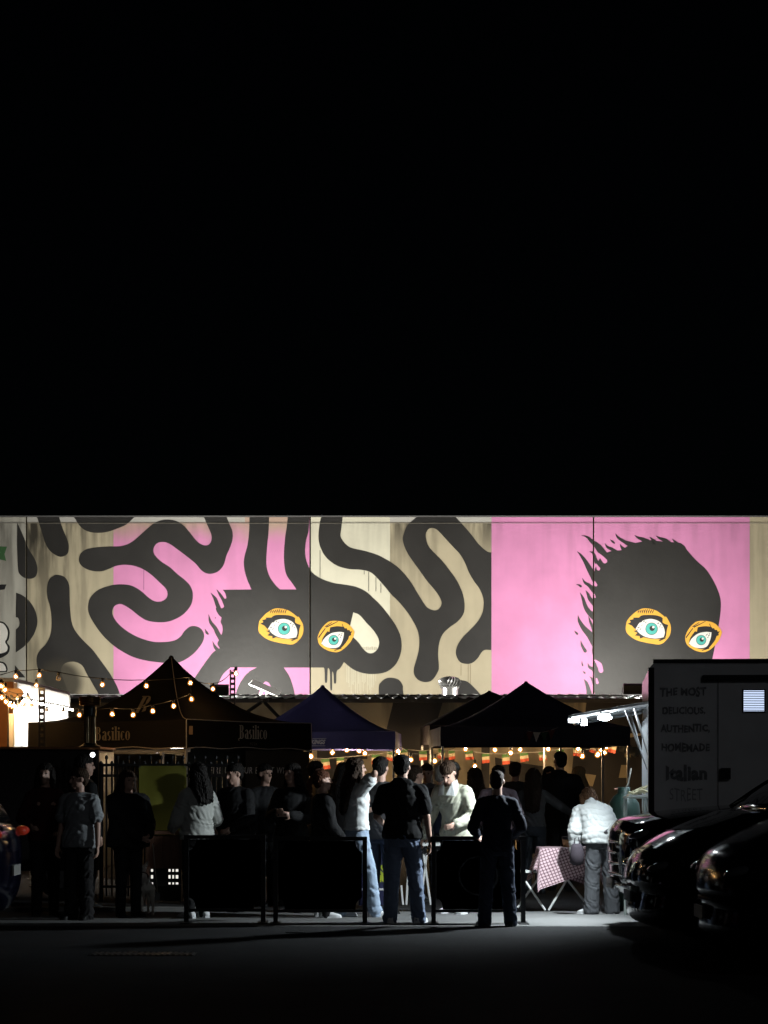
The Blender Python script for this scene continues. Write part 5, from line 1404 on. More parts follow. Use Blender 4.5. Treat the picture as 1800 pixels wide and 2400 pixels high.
    b = bmesh.new(); box(b, -0.02, 0.0, -0.19, 0.19, 0.42, 0.52); mobj('number_plate', b, mat('plate_grey', (0.35, 0.35, 0.33), 0.5), root)
    b = bmesh.new(); box(b, L + 0.0, L + 0.02, -0.19, 0.19, 0.6, 0.7); mobj('number_plate', b, MATS['plate_grey'], root)
    for s_ in (-0.4, 0.15):
        b = bmesh.new(); tube(b, [(cx_ + 0.02, s_ * Wd, belt + 0.02), (cx_ + 0.10, s_ * Wd * 0.55, belt + 0.075)], 0.008, 5); mobj('wiper', b, MATS['arch_plastic'], root)
    return root
M_cblack = mat('gloss_black_paint', (0.004, 0.0037, 0.004), 0.08, var=0.05, coat=0.0, spec=0.38)
M_cnavy = mat('gloss_navy_paint', (0.004, 0.004, 0.006), 0.08, var=0.05, coat=0.0, spec=0.38)
M_cgrey = mat('gloss_charcoal_paint', (0.006, 0.006, 0.0065), 0.12, var=0.05, coat=0.0, spec=0.30)
car('parked_car', 'black four wheel drive with a chromed upright nose beside the food trailer', (PX(1414, 20.8)+0.17, 21.7, 0), R(3),
    [(0.04, 1.06), (0.12, 1.12), (0.35, 1.17), (0.75, 1.22), (1.15, 1.25), (1.45, 1.27)], [(0.0, 0.98), (-0.01, 0.8), (0.0, 0.62), (0.02, 0.48), (0.12, 0.36), (0.3, 0.30)], 4.8, 1.85, M_cblack, roof=1.8, grille=True, wheel_x=0.9, wr=0.36)
car('parked_car', 'black hatchback with a curved bonnet between two other parked cars', (PX(1466, 18.8)+0.11, 19.5, 0), R(2),
    [(0.05, 0.84), (0.14, 0.92), (0.35, 1.04), (0.6, 1.14), (0.85, 1.22), (1.0, 1.255)], [(0.0, 0.74), (-0.02, 0.62), (0.02, 0.52), (0.0, 0.38), (0.03, 0.26), (0.16, 0.2)], 4.3, 1.78, M_cnavy, roof=1.66, wheel_x=0.82, wr=0.33)
car('parked_car', 'charcoal car with an amber glinting indicator nearest the open road', (PX(1622, 16.4)+0.19, 17.25, 0), R(1.5),
    [(0.05, 0.90), (0.14, 0.98), (0.32, 1.08), (0.6, 1.2), (0.85, 1.29), (1.0, 1.33)], [(0.0, 0.80), (-0.02, 0.66), (0.02, 0.54), (0.0, 0.38), (0.03, 0.27), (0.16, 0.2)], 4.4, 1.8, M_cgrey, roof=1.68, wheel_x=0.85, wr=0.34)
lc = car('parked_car', 'dark blue car with red tail lights given a painted glow beside the long haired crowd', (PX(64, 19.8) - 4.4 - 0.25, 20.6, 0), R(0),
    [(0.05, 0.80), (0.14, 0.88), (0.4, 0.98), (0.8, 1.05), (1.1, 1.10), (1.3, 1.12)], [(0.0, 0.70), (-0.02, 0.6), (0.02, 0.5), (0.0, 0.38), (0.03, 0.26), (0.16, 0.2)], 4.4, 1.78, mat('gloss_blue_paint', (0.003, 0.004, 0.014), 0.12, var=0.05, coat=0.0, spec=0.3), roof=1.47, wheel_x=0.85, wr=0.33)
b = bmesh.new(); box(b, 4.4 * 0.925 - 0.02, 4.4 * 0.93 + 0.02, -0.25, 0.25, 1.40, 1.42); mobj('brake_light', b, MATS['red_glint_lens'], lc)
# ------------------------------------------------------------------ people
DEFER = []
def remeshed(name, b, m, parent, vox, sm=4, folds=0.0, fscale=0.14, post=None):
    o = mobj(name, b, m, parent)
    r_ = o.modifiers.new('r', 'REMESH'); r_.mode = 'VOXEL'; r_.voxel_size = vox; r_.use_smooth_shade = True
    s_ = o.modifiers.new('s', 'SMOOTH'); s_.factor = 0.5; s_.iterations = sm
    DEFER.append((o, folds, fscale, post, random.Random(name + str(len(DEFER))).uniform(0, 50)))
    return o

SKIN = {'fair': mat('fair_skin', (0.50, 0.31, 0.24), 0.5, var=0.08), 'tan': mat('tan_skin', (0.36, 0.21, 0.15), 0.5, var=0.08)}
M_eye = mat('dark_eye', (0.02, 0.015, 0.012), 0.15, spec=0.8)
def cloth(n, c, rough=0.85, **k): return mat('cloth_' + n, c, rough, var=k.pop('var', 0.18), scale=10, bump=0.25, bscale=140, spec=k.pop('spec', 0.2), **k)
def hairm(n, c): return mat('hair_' + n, c, 0.7, var=0.6, scale=45, stretch=(1, 1, 0.12), spec=0.15, bump=0.8, bscale=90)
H_black, H_brown, H_dbrown, H_red, H_blond, H_grey = hairm('black', (0.012, 0.010, 0.009)), hairm('brown', (0.045, 0.027, 0.017)), hairm('dark_brown', (0.035, 0.022, 0.015)), hairm('auburn', (0.10, 0.04, 0.022)), hairm('blond', (0.36, 0.25, 0.13)), hairm('grey', (0.35, 0.33, 0.30))

def person(label, px, d, H=1.72, face=0.0, lean=0.0, hyaw=0.0, hpitch=0.0, handL=(-0.27, 0.06, 0.80), handR=(0.27, 0.06, 0.80), feet=((-0.10, 0.0, -8), (0.10, 0.0, 8)),
           top=None, sleeve='long', bulk=0.02, hem=0.86, bottom=None, leg=0.0, hair=('short', None), shoe=None, skin='fair', fem=False, wide=1.0, group=None, detail=True, puff=False, collar=None, cap=None, folds=0.016, hood=False, stoop=0.0, xtra=None):
    """face: heading in degrees (0 = back to the road, 90 = towards picture left, -90 = towards picture right, 180 = facing the road)"""
    s = H / 1.75
    root = empty('person', (PX(px, d), d, 0.004), R(face)); root.scale = (s, s, s)
    tag(root, label, 'person', group)
    vox = 0.009 if detail else 0.012
    hip = Vector((0, 0, 0.93))
    def T(p):                          # bend of the trunk over the hips, a little rounder towards the shoulders
        p = Vector(p)
        t = max(0.0, min(1.0, (p.z - 0.93) / 0.5))
        a = -(lean + stoop * t)
        return hip + Matrix.Rotation(a, 3, 'X') @ (p - hip) if p.z > 0.93 else p
    sw = (0.152 if fem else 0.176) * wide
    nb = T((0, -0.01, 1.47))
    Mh = Matrix.Rotation(R(hyaw), 3, 'Z') @ Matrix.Rotation(-(lean + stoop) * 0.8 - R(hpitch), 3, 'X')
    hp = T((0, 0.0, 1.545))
    def Hd(p): return hp + Mh @ (Vector(p) - Vector((0, 0, 1.545)))
    sk = SKIN[skin]
    # --- body
    b = bmesh.new()
    R3 = lambda r: r * (0.94 if fem else 1.0)
    body_rings = [(0.84, 0.15, 0.105), (0.93, 0.158, 0.112), (1.02, 0.142, 0.102), (1.10, 0.130, 0.095), (1.22, 0.142, 0.105), (1.32, 0.152, 0.108), (1.385, 0.138, 0.092), (1.435, 0.095, 0.072), (1.48, 0.058, 0.058)]
    def trunk(bb, grow, zmin=0.0, flare=0.0, shl=0.0):
        rg = []
        for z, rx, ry in body_rings:
            if z < zmin - 0.09: continue
            zz = max(z, zmin)
            gx = grow + flare * max(0, (1.1 - zz)) + (shl if 1.3 < z < 1.46 else 0)
            gg = grow if z < 1.44 else grow * 0.5
            c = T((0, 0, zz))
            ax, ay = T((0.01, 0, zz)) - T((0, 0, zz)), T((0, 0.01, zz)) - T((0, 0, zz))
            if ay.length < 1e-6: ay = Vector((0, 0.01, 0))
            rg.append(ring(c, ax.normalized() * (rx * wide + gx if z < 1.44 else rx + gg), ay.normalized() * (ry * wide + grow if z < 1.44 else ry + gg), 20))
        loft(bb, rg)
    trunk(b, 0.0)
    capsule(b, nb - Vector((0, 0, 0.02)), Hd((0, -0.005, 1.585)), 0.058, 0.055)
    if fem:
        for sx in (-1, 1): ellipsoid(b, T((sx * 0.065, 0.085, 1.29)), (0.058, 0.05, 0.058))
    # head
    ellipsoid(b, Hd((0, -0.012, 1.660)), (0.075, 0.095, 0.090), Mh, 18, 12)
    ellipsoid(b, Hd((0, 0.022, 1.605)), (0.062, 0.070, 0.088), Mh, 16, 11)
    ellipsoid(b, Hd((0, 0.066, 1.538)), (0.026, 0.024, 0.022), Mh, 10, 7)
    capsule(b, Hd((0, 0.094, 1.648)), Hd((0, 0.114, 1.607)), 0.009, 0.014)
    capsule(b, Hd((-0.036, 0.080, 1.664)), Hd((0.036, 0.080, 1.664)), 0.012, 0.012)
    ellipsoid(b, Hd((0, 0.089, 1.569)), (0.024, 0.012, 0.011), Mh, 10, 6)
    for sx in (-1, 1): ellipsoid(b, Hd((sx * 0.079, -0.008, 1.625)), (0.010, 0.022, 0.032), Mh, 10, 7)
    # arms by two-bone reach
    arms = []
    for sx, hand in ((-1, handL), (1, handR)):
        S = T((sx * sw, 0.0, 1.385)); Wt = Vector(hand)
        L1, L2 = 0.285, 0.255
        v = Wt - S; D = min(v.length, (L1 + L2) * 0.995); v.normalize(); Wt = S + v * D
        a = (L1 * L1 - L2 * L2 + D * D) / (2 * D); h2 = math.sqrt(max(0.0, L1 * L1 - a * a))
        hint = Vector((sx * 0.55, -0.8, -0.35)); hint -= v * hint.dot(v); hint.normalize()
        E = S + v * a + hint * h2
        arms.append((S, E, Wt))
        capsule(b, S, E, 0.050 * (0.88 if fem else 1), 0.040); capsule(b, E, Wt, 0.039, 0.027)
        fd_ = (Wt - E).normalized()
        inw = Vector((-sx, 0.25, 0)); inw -= fd_ * inw.dot(fd_); inw.normalize(); side = fd_.cross(inw) * sx
        pc = Wt + fd_ * 0.05
        Mp = Matrix((side, fd_, inw)).transposed()
        ellipsoid(b, pc, (0.040, 0.055, 0.018), Mp, 12, 8)
        for k, (off, ln_) in enumerate(((-0.028, 0.066), (-0.010, 0.076), (0.009, 0.071), (0.026, 0.056))):
            k0 = Wt + fd_ * 0.088 + side * off; k1 = k0 + (fd_ * 0.85 + inw * 0.45).normalized() * ln_ * 0.55; k2 = k1 + (fd_ * 0.45 + inw * 0.9).normalized() * ln_ * 0.5
            capsule(b, k0, k1, 0.0092, 0.0088, 8); capsule(b, k1, k2, 0.0088, 0.0082, 8)
        th0 = Wt + fd_ * 0.03 - side * 0.036; th1 = th0 + (fd_ * 0.7 - side * 0.6 + inw * 0.3).normalized() * 0.036; th2 = th1 + (fd_ * 0.9 + inw * 0.5).normalized() * 0.03
        capsule(b, th0, th1, 0.012, 0.010, 8); capsule(b, th1, th2, 0.010, 0.009, 8)
    # legs
    lg = []
    for sx, (fx_, fy_, fa) in zip((-1, 1), feet):
        hj = Vector((sx * 0.088, 0, 0.90)); an_ = Vector((fx_, fy_, 0.085)); kn = hj.lerp(an_, 0.5) + Vector((0, 0.025, 0.01))
        lg.append((hj, kn, an_, fa))
        capsule(b, hj, kn, 0.080, 0.055); capsule(b, kn, an_, 0.054, 0.038)
        fdv = Vector((-math.sin(R(fa)), math.cos(R(fa)), 0)) if True else None
        fdv = Vector((math.sin(R(fa)), math.cos(R(fa)), 0))
        capsule(b, an_ + Vector((0, 0, -0.045)), an_ + fdv * 0.13 + Vector((0, 0, -0.055)), 0.035, 0.026)
    body = remeshed('body', b, sk, root, vox, 3)
    for sx in (-1, 1):
        b = bmesh.new(); ellipsoid(b, Hd((sx * 0.032, 0.0815, 1.640)), (0.014, 0.010, 0.0075), Mh, 10, 6); smooth(mobj('eye', b, M_eye, root))
    # --- trousers
    b = bmesh.new()
    rg = []
    for z, rx, ry in ((0.80, 0.150, 0.112), (0.88, 0.168, 0.125), (0.95, 0.166, 0.122), (1.02, 0.150, 0.110), (1.045, 0.146, 0.108)):
        rg.append(ring(T((0, 0, z)), Vector((rx * wide + 0.01, 0, 0)), Vector((0, ry * wide + 0.008, 0)), 18))
    loft(b, rg)
    for hj, kn, an_, fa in lg:
        lo_ = an_ + Vector((0, 0, -0.045))
        capsule(b, hj - Vector((0, 0, 0.02)), kn, 0.100 + leg * 0.2, 0.076 + leg * 0.6)
        capsule(b, kn, lo_, 0.074 + leg * 0.6, 0.060 + leg)
        capsule(b, lo_, lo_ + Vector((0, 0.012, 0.03)), 0.062 + leg, 0.062 + leg)
    remeshed('trousers', b, bottom, root, vox * 1.15, 3, folds * 1.1, 0.10)
    # --- shoes
    for hj, kn, an_, fa in lg:
        b = bmesh.new(); fdv = Vector((math.sin(R(fa)), math.cos(R(fa)), 0)); sd = Vector((fdv.y, -fdv.x, 0))
        base = Vector((an_.x, an_.y, 0)) - fdv * 0.075
        rg = []
        for t, w_, h_2 in ((0.0, 0.028, 0.055), (0.02, 0.038, 0.085), (0.075, 0.042, 0.095), (0.13, 0.045, 0.080), (0.19, 0.050, 0.060), (0.235, 0.046, 0.048), (0.262, 0.030, 0.036)):
            c = base + fdv * t
            rg.append([c + sd * (w_ * math.copysign(abs(math.cos(q)) ** 0.6, math.cos(q))) + Vector((0, 0, h_2 / 2 + (h_2 / 2) * math.copysign(abs(math.sin(q)) ** 0.7, math.sin(q)))) for q in [2 * math.pi * i / 14 for i in range(14)]])
        loft(b, rg); sh_ = smooth(mobj('shoe', b, shoe, root))
        b = bmesh.new(); rg = []
        for t, w_ in ((-0.004, 0.026), (0.03, 0.043), (0.13, 0.047), (0.20, 0.053), (0.25, 0.044), (0.268, 0.026)):
            c = base + fdv * t; rg.append([c + sd * w_ + Vector((0, 0, 0.0)), c + sd * w_ + Vector((0, 0, 0.022)), c - sd * w_ + Vector((0, 0, 0.022)), c - sd * w_])
        loft(b, rg); mobj('sole', b, shoe if shoe.name.startswith('cloth_w') else M_black, sh_)
    # --- top
    b = bmesh.new()
    trunk(b, bulk, hem, 0.06 if bulk > 0.03 else 0.02, 0.0)
    for (S, E, Wt) in arms:
        r1 = 0.053 + bulk * 0.62
        capsule(b, T((sw * 0.22 * (1 if S.x > 0 else -1), -0.012, 1.425)), S, 0.050 + bulk * 0.4, r1 * 0.98)
        if sleeve == 'long':
            capsule(b, S, E, r1, 0.048 + bulk * 0.7); capsule(b, E, E.lerp(Wt, 0.97), 0.047 + bulk * 0.7, 0.036 + bulk * 0.5)
        elif sleeve == 'short':
            capsule(b, S, S.lerp(E, 0.66), r1, 0.056 + bulk * 0.75)
    if hood:
        ellipsoid(b, T((0, -0.09, 1.46)), (0.12, 0.06, 0.07))
    if puff: capsule(b, nb + Vector((0, 0, -0.02)), nb + Vector((0, 0, 0.035)), 0.085, 0.082)
    tp_ = remeshed('jacket' if bulk > 0.03 else 'shirt', b, top, root, vox * 1.15, 3, folds, 0.12, 'puff' if puff else None)
    if collar:
        for sx in (-1, 1):
            b = bmesh.new()
            q = [T((sx * 0.015, 0.125 + bulk, 1.40)), T((sx * 0.11, 0.10 + bulk, 1.375)), T((sx * 0.125, 0.045, 1.475)), T((sx * 0.075, -0.02, 1.53)), T((sx * 0.05, 0.06, 1.515))]
            f = b.faces.new([b.verts.new(p) for p in q]); bmesh.ops.solidify(b, geom=[f], thickness=0.012)
            mobj('collar', b, collar, tp_)
    # --- hair
    st, hm = hair
    if hm is not None:
        b = bmesh.new()
        g = 0.005 if st == 'buzz' else 0.010
        ellipsoid(b, Hd((0, -0.017, 1.692)), (0.076 + g, 0.094 + g, 0.062 + g), Mh, 18, 12)
        ellipsoid(b, Hd((0, -0.034, 1.668)), (0.074 + g, 0.082 + g, 0.075 + g), Mh, 18, 12)
        ellipsoid(b, Hd((0, -0.055, 1.62)), (0.070 + g * 0.5, 0.055, 0.075), Mh, 14, 9)
        if st in ('long', 'verylong'):
            zl = 1.30 if st == 'long' else 1.14
            for sx in (-1, -0.5, 0, 0.5, 1):
                p0 = Hd((sx * 0.062, -0.055 + 0.035 * abs(sx), 1.66)); p1 = T((sx * 0.085, -0.115 - bulk + 0.045 * abs(sx), 1.46)); p2 = T((sx * 0.075, -0.125 - bulk * 1.2, zl + 0.03 * abs(sx)))
                capsule(b, p0, p1, 0.050, 0.042); capsule(b, p1, p2, 0.042, 0.020)
            for sx in (-1, 1):
                capsule(b, Hd((sx * 0.078, 0.015, 1.68)), Hd((sx * 0.080, 0.0, 1.55)), 0.024, 0.028); capsule(b, Hd((sx * 0.080, 0.0, 1.55)), T((sx * 0.105, 0.02, 1.40)), 0.030, 0.020)
        if st == 'bob':
            for sx in (-1, -0.4, 0.4, 1):
                capsule(b, Hd((sx * 0.070, -0.045 + 0.03 * abs(sx), 1.66)), Hd((sx * 0.078, -0.05 + 0.03 * abs(sx), 1.545)), 0.042, 0.036)
        if st == 'bun':
            ellipsoid(b, Hd((0, -0.135, 1.69)), (0.048, 0.042, 0.046), Mh)
        if st == 'tail':
            capsule(b, Hd((0, -0.115, 1.68)), Hd((0, -0.165, 1.60)), 0.030, 0.034); capsule(b, Hd((0, -0.165, 1.60)), Hd((0.01, -0.155, 1.44)), 0.034, 0.012)
        remeshed('hair', b, hm, root, 0.008, 1, 0.004 if st == 'buzz' else 0.016, 0.05, 'hair')
    if cap is not None:
        b = bmesh.new(); rg = []
        for t in (0, 20, 40, 60, 80):
            rg.append([Hd((0.090 * math.cos(R(t)) * math.cos(q), -0.018 + 0.108 * math.cos(R(t)) * math.sin(q), 1.685 + 0.095 * math.sin(R(t)))) for q in [2 * math.pi * i / 20 for i in range(20)]])
        loft(b, rg); cp = smooth(mobj('cap', b, cap, root))
        b = bmesh.new(); pr = []
        for i in range(13):
            q = R(15 + 150 * i / 12); pr.append((0.084 * math.cos(q), -0.018 + 0.100 * math.sin(q)))
        V_ = []
        for k, sc in ((0, 0.0), (1, 1.0)):
            V_.append([b.verts.new(Hd((x, y + sc * 0.075 * math.sin(R(15 + 150 * i / 12)), 1.693 - 0.014 * sc))) for i, (x, y) in enumerate(pr)])
        for i in range(12): b.faces.new((V_[0][i], V_[0][i + 1], V_[1][i + 1], V_[1][i]))
        bmesh.ops.solidify(b, geom=list(b.faces), thickness=0.005); mobj('brim', b, cap, cp)
    return root

# fabrics
K_black = cloth('black', (0.012, 0.012, 0.013)); K_black2 = cloth('soft_black', (0.018, 0.017, 0.018)); K_navy = cloth('navy', (0.014, 0.016, 0.030)); K_char = cloth('charcoal', (0.045, 0.045, 0.048))
K_jean = cloth('light_denim', (0.34, 0.43, 0.56), var=0.28); K_jean2 = cloth('mid_denim', (0.16, 0.20, 0.29), var=0.3); K_jean3 = cloth('dark_denim', (0.030, 0.038, 0.062), var=0.3); K_jgrey = cloth('grey_denim', (0.075, 0.085, 0.10), var=0.25); K_jblk = cloth('faded_black_denim', (0.075, 0.078, 0.085), var=0.25)
K_white = cloth('white_puffer', (0.46, 0.475, 0.47), 0.6, var=0.06); K_wshoe = cloth('white_leather', (0.74, 0.75, 0.76), 0.5, var=0.05); K_tee = cloth('white_cotton', (0.70, 0.72, 0.72), var=0.06)
K_beige = cloth('pale_olive_twill', (0.50, 0.50, 0.40), 0.6, var=0.1); K_beige2 = cloth('off_white_nylon', (0.40, 0.41, 0.385), 0.5, var=0.08); K_grey = cloth('grey_jersey', (0.16, 0.16, 0.165)); K_bluegrey = cloth('blue_grey_cotton', (0.27, 0.285, 0.30), var=0.15); K_pink = cloth('mauve_cotton', (0.26, 0.19, 0.22)); K_sand = cloth('sand_knit', (0.30, 0.24, 0.17)); K_maroon = cloth('dark_maroon', (0.05, 0.012, 0.014)); K_bshoe = cloth('black_leather', (0.012, 0.012, 0.012), 0.4)

# in front of the barriers
person('person in navy sweatshirt and dark jeans standing with back turned before a black barrier', 1165, 22.0, 1.60, face=4, hyaw=-16, handL=(-0.20, 0.24, 1.02), handR=(0.20, 0.22, 1.02), feet=((-0.145, -0.02, -14), (0.155, 0.0, 12)), top=K_navy, bulk=0.026, hem=0.82, bottom=K_jean3, leg=0.016, hair=('buzz', H_dbrown), shoe=K_bshoe, folds=0.022)
person('broad person in black short sleeved top and pale blue jeans, back turned, in white shoes', 943, 22.45, 1.76, face=-6, hyaw=-12, handL=(-0.20, 0.25, 1.0), handR=(0.29, 0.02, 0.84), feet=((-0.13, 0.0, -10), (0.17, 0.02, 14)), top=K_black, sleeve='short', bulk=0.034, hem=0.88, bottom=K_jean2, leg=0.016, hair=('short', H_black), shoe=K_wshoe, wide=1.12, hood=True, folds=0.02)
person('person in white top and light blue jeans raising a hand to the face', 836, 23.4, 1.74, face=-72, hyaw=8, hpitch=-4, handL=(-0.10, 0.26, 1.20), handR=(0.10, 0.17, 1.50), feet=((-0.10, -0.16, -4), (0.10, 0.18, 4)), top=K_tee, sleeve='short', bulk=0.030, hem=0.96, bottom=K_jean, leg=0.012, hair=('verylong', H_dbrown), shoe=K_wshoe, fem=True, folds=0.02)
person('person in dark grey coat with one arm hanging beside the pale jeans', 893, 23.8, 1.75, face=-22, handL=(-0.29, 0.05, 0.80), handR=(0.26, 0.1, 0.82), top=K_char, bulk=0.04, hem=0.72, bottom=K_jean3, hair=('short', H_black), shoe=K_bshoe)
person('person in pale olive jacket bowing the head beside the black barrier', 1072, 24.0, 1.74, face=148, hyaw=6, hpitch=32, lean=0.12, stoop=0.14, handL=(-0.16, 0.30, 1.02), handR=(0.40, 0.10, 0.86), feet=((-0.11, 0.02, -8), (0.11, -0.02, 8)), top=K_beige, bulk=0.042, hem=0.84, bottom=K_jgrey, hair=('short', H_brown), shoe=K_wshoe, collar=K_tee, folds=0.030)
person('person in white quilted jacket and dark wide jeans leaning over the table', 1410, 23.85, 1.62, face=13, lean=0.46, stoop=0.42, hyaw=-10, hpitch=2, handL=(-0.26, 0.24, 0.76), handR=(0.22, 0.60, 0.92), feet=((-0.13, 0.0, -38), (0.15, 0.04, 22)), top=K_white, bulk=0.068, hem=0.86, bottom=K_jblk, leg=0.034, hair=('bob', hairm('chestnut', (0.05, 0.024, 0.011))), shoe=K_wshoe, fem=True, puff=True, folds=0.018, wide=1.06)
person('long haired person in grey top and faded jeans reaching towards the food trailer', 1250, 28.0, 1.63, face=-8, handL=(-0.25, 0.06, 0.82), handR=(0.50, 0.16, 1.14), top=K_grey, bulk=0.026, hem=0.94, bottom=K_jgrey, leg=0.012, hair=('verylong', H_dbrown), shoe=K_bshoe, fem=True)
person('tall broad person in black hooded coat facing the annex wall', 1312, 28.6, 1.86, face=-10, hyaw=30, handL=(-0.24, 0.22, 0.98), handR=(0.24, 0.22, 0.98), top=K_black, bulk=0.05, hem=0.80, bottom=K_black2, hair=('buzz', H_black), shoe=K_bshoe, wide=1.12, hood=True, detail=False)
person('blond long haired person in sand coloured knit behind the white jacket', 1354, 31.0, 1.66, face=40, hyaw=20, handL=(-0.22, 0.2, 1.0), handR=(0.22, 0.2, 1.0), top=K_sand, bulk=0.03, bottom=K_jgrey, hair=('verylong', H_blond), shoe=K_bshoe, fem=True, detail=False)
person('person in mauve top standing behind the navy sweatshirt', 1168, 26.4, 1.66, face=-5, handL=(-0.2, 0.2, 1.0), handR=(0.2, 0.2, 1.0), top=K_pink, bulk=0.03, bottom=K_jgrey, hair=('short', H_black), shoe=K_bshoe, detail=False)
person('person in white cap and black jacket among the crowd', 1062, 27.4, 1.70, face=30, hyaw=-60, hpitch=6, top=K_black2, bulk=0.035, bottom=K_jgrey, hair=('short', H_grey), shoe=K_bshoe, cap=K_tee, detail=False)
person('short haired person in grey shirt looking down towards the road', 1001, 28.8, 1.70, face=172, hpitch=18, handL=(-0.12, 0.28, 1.12), handR=(0.12, 0.28, 1.12), top=K_grey, bulk=0.022, bottom=K_jgrey, hair=('buzz', H_dbrown), shoe=K_bshoe, detail=False)
person('person in dark blue jacket behind the broad black top', 1036, 26.6, 1.66, face=-35, top=K_navy, bulk=0.04, bottom=K_black2, hair=('short', H_grey), shoe=K_bshoe, detail=False)
person('auburn haired person in black jacket looking towards the trailer', 757, 23.3, 1.60, face=-72, hyaw=-6, hpitch=-4, handL=(-0.15, 0.22, 0.96), handR=(0.2, 0.2, 0.92), top=K_black, bulk=0.042, hem=0.78, bottom=K_black2, hair=('tail', H_red), shoe=K_wshoe, fem=True)
person('short haired person in tan shirt behind the auburn haired one', 742, 27.6, 1.72, face=-80, top=K_sand, bulk=0.022, bottom=K_jgrey, hair=('short', H_black), shoe=K_bshoe, detail=False)
person('person in black coat before the slogan wall beside the auburn hair', 684, 24.2, 1.68, face=165, hyaw=-25, handL=(-0.08, 0.27, 1.15), handR=(0.10, 0.28, 1.18), top=K_black, bulk=0.045, hem=0.70, bottom=K_black, hair=('long', H_black), shoe=K_bshoe, fem=True)
person('person in black jacket with tilted head before the slogan wall', 552, 24.3, 1.68, face=150, hyaw=-20, hpitch=10, handL=(-0.12, 0.25, 1.0), handR=(0.12, 0.25, 1.0), top=K_black, bulk=0.045, hem=0.78, bottom=K_black, hair=('short', H_black), shoe=K_bshoe)
person('dark long haired person in off white jacket facing away from the trailer', 462, 23.2, 1.68, face=38, hyaw=14, handL=(-0.14, 0.30, 1.02), handR=(0.20, 0.20, 0.98), top=K_beige2, bulk=0.052, hem=0.90, bottom=K_black, hair=('long', H_black), shoe=K_wshoe, fem=True, folds=0.03)
person('long haired person in a wide black coat holding a dog lead', 300, 23.4, 1.60, face=-150, hyaw=6, handL=(-0.14, 0.27, 1.0), handR=(-0.02, 0.33, 0.98), top=K_black, bulk=0.085, hem=0.55, bottom=K_black, hair=('verylong', H_dbrown), shoe=K_bshoe, fem=True, wide=1.14)
person('person in blue grey shirt standing beside the pizza trailer', 186, 23.0, 1.62, face=160, hyaw=-40, hpitch=4, handL=(-0.27, 0.06, 0.86), handR=(0.27, 0.04, 0.80), top=K_bluegrey, sleeve='short', bulk=0.045, hem=0.84, bottom=K_black2, leg=0.02, hair=('short', H_brown), shoe=K_bshoe, folds=0.03)
person('tall dark haired person in black behind the blue grey shirt', 200, 24.8, 1.78, face=-60, top=K_black, bulk=0.03, bottom=K_black, hair=('short', H_black), shoe=K_bshoe, detail=False)
person('person in dark maroon jacket between the blue car and the pizza trailer', 106, 23.6, 1.68, face=-165, hyaw=-20, handL=(-0.14, 0.26, 1.0), handR=(0.2, 0.25, 1.05), top=K_maroon, bulk=0.035, bottom=K_black, hair=('long', H_black), shoe=K_bshoe, fem=True, detail=False)

person('person in black behind the white top, face hidden by the crowd', 806, 27.0, 1.70, face=-30, top=K_black2, bulk=0.04, bottom=K_black, hair=('long', H_black), shoe=K_bshoe, fem=True, detail=False)
person('person in dark hooded jacket between the broad black top and the pale olive jacket', 975, 26.2, 1.66, face=-60, top=K_black2, bulk=0.045, bottom=K_black, hair=('short', H_dbrown), shoe=K_bshoe, hood=True, detail=False)
person('long haired person in charcoal top between the pale olive jacket and the mauve top', 1112, 28.2, 1.64, face=20, top=K_char, bulk=0.03, bottom=K_black, hair=('long', H_dbrown), shoe=K_bshoe, fem=True, detail=False)
person('person in charcoal jacket between the mauve top and the long brown hair', 1208, 30.2, 1.72, face=-20, top=K_char, bulk=0.04, bottom=K_black, hair=('short', H_dbrown), shoe=K_bshoe, detail=False)
person('person in soft black coat standing close to the slogan wall corner', 622, 25.4, 1.68, face=-140, top=K_black, bulk=0.045, hem=0.7, bottom=K_black, hair=('short', H_black), shoe=K_bshoe, detail=False)
person('dark haired person in charcoal shirt behind the tall black hooded coat', 1288, 31.5, 1.66, face=-160, top=K_char, bulk=0.025, bottom=K_black, hair=('bob', H_black), shoe=K_bshoe, fem=True, detail=False)

# bag in the hand of the person at the table
bgx = empty('shoulder_bag', (PX(1352, 23.6), 23.6, 0)); tag(bgx, 'dark slouchy bag hanging from the hand beside the checked cloth', 'bag')
b = bmesh.new(); zb = PZ(2028, 23.6)
rg = []
for z, rx, ry in ((zb, 0.04, 0.03), (zb + 0.03, 0.075, 0.06), (zb + 0.12, 0.082, 0.065), (zb + 0.20, 0.065, 0.04), (zb + 0.24, 0.045, 0.015)):
    rg.append(ring((0, 0, z), Vector((rx, 0, 0)), Vector((0, ry, 0)), 14))
loft(b, rg); smooth(mobj('pouch', b, cloth('dark_mauve_canvas', (0.035, 0.028, 0.035)), bgx))
b = bmesh.new(); tube(b, [(-0.03, 0, zb + 0.23), (-0.02, 0, zb + 0.30), (0.02, 0, zb + 0.31), (0.03, 0, zb + 0.23)], 0.007, 6); mobj('handle', b, MATS['cloth_dark_mauve_canvas'], bgx)

# dog on a lead, seen from behind
dg_ = empty('dog', (PX(341, 23.7), 23.7, 0.004), R(14)); tag(dg_, 'small white dog seen from behind on a lead', 'dog')
b = bmesh.new()
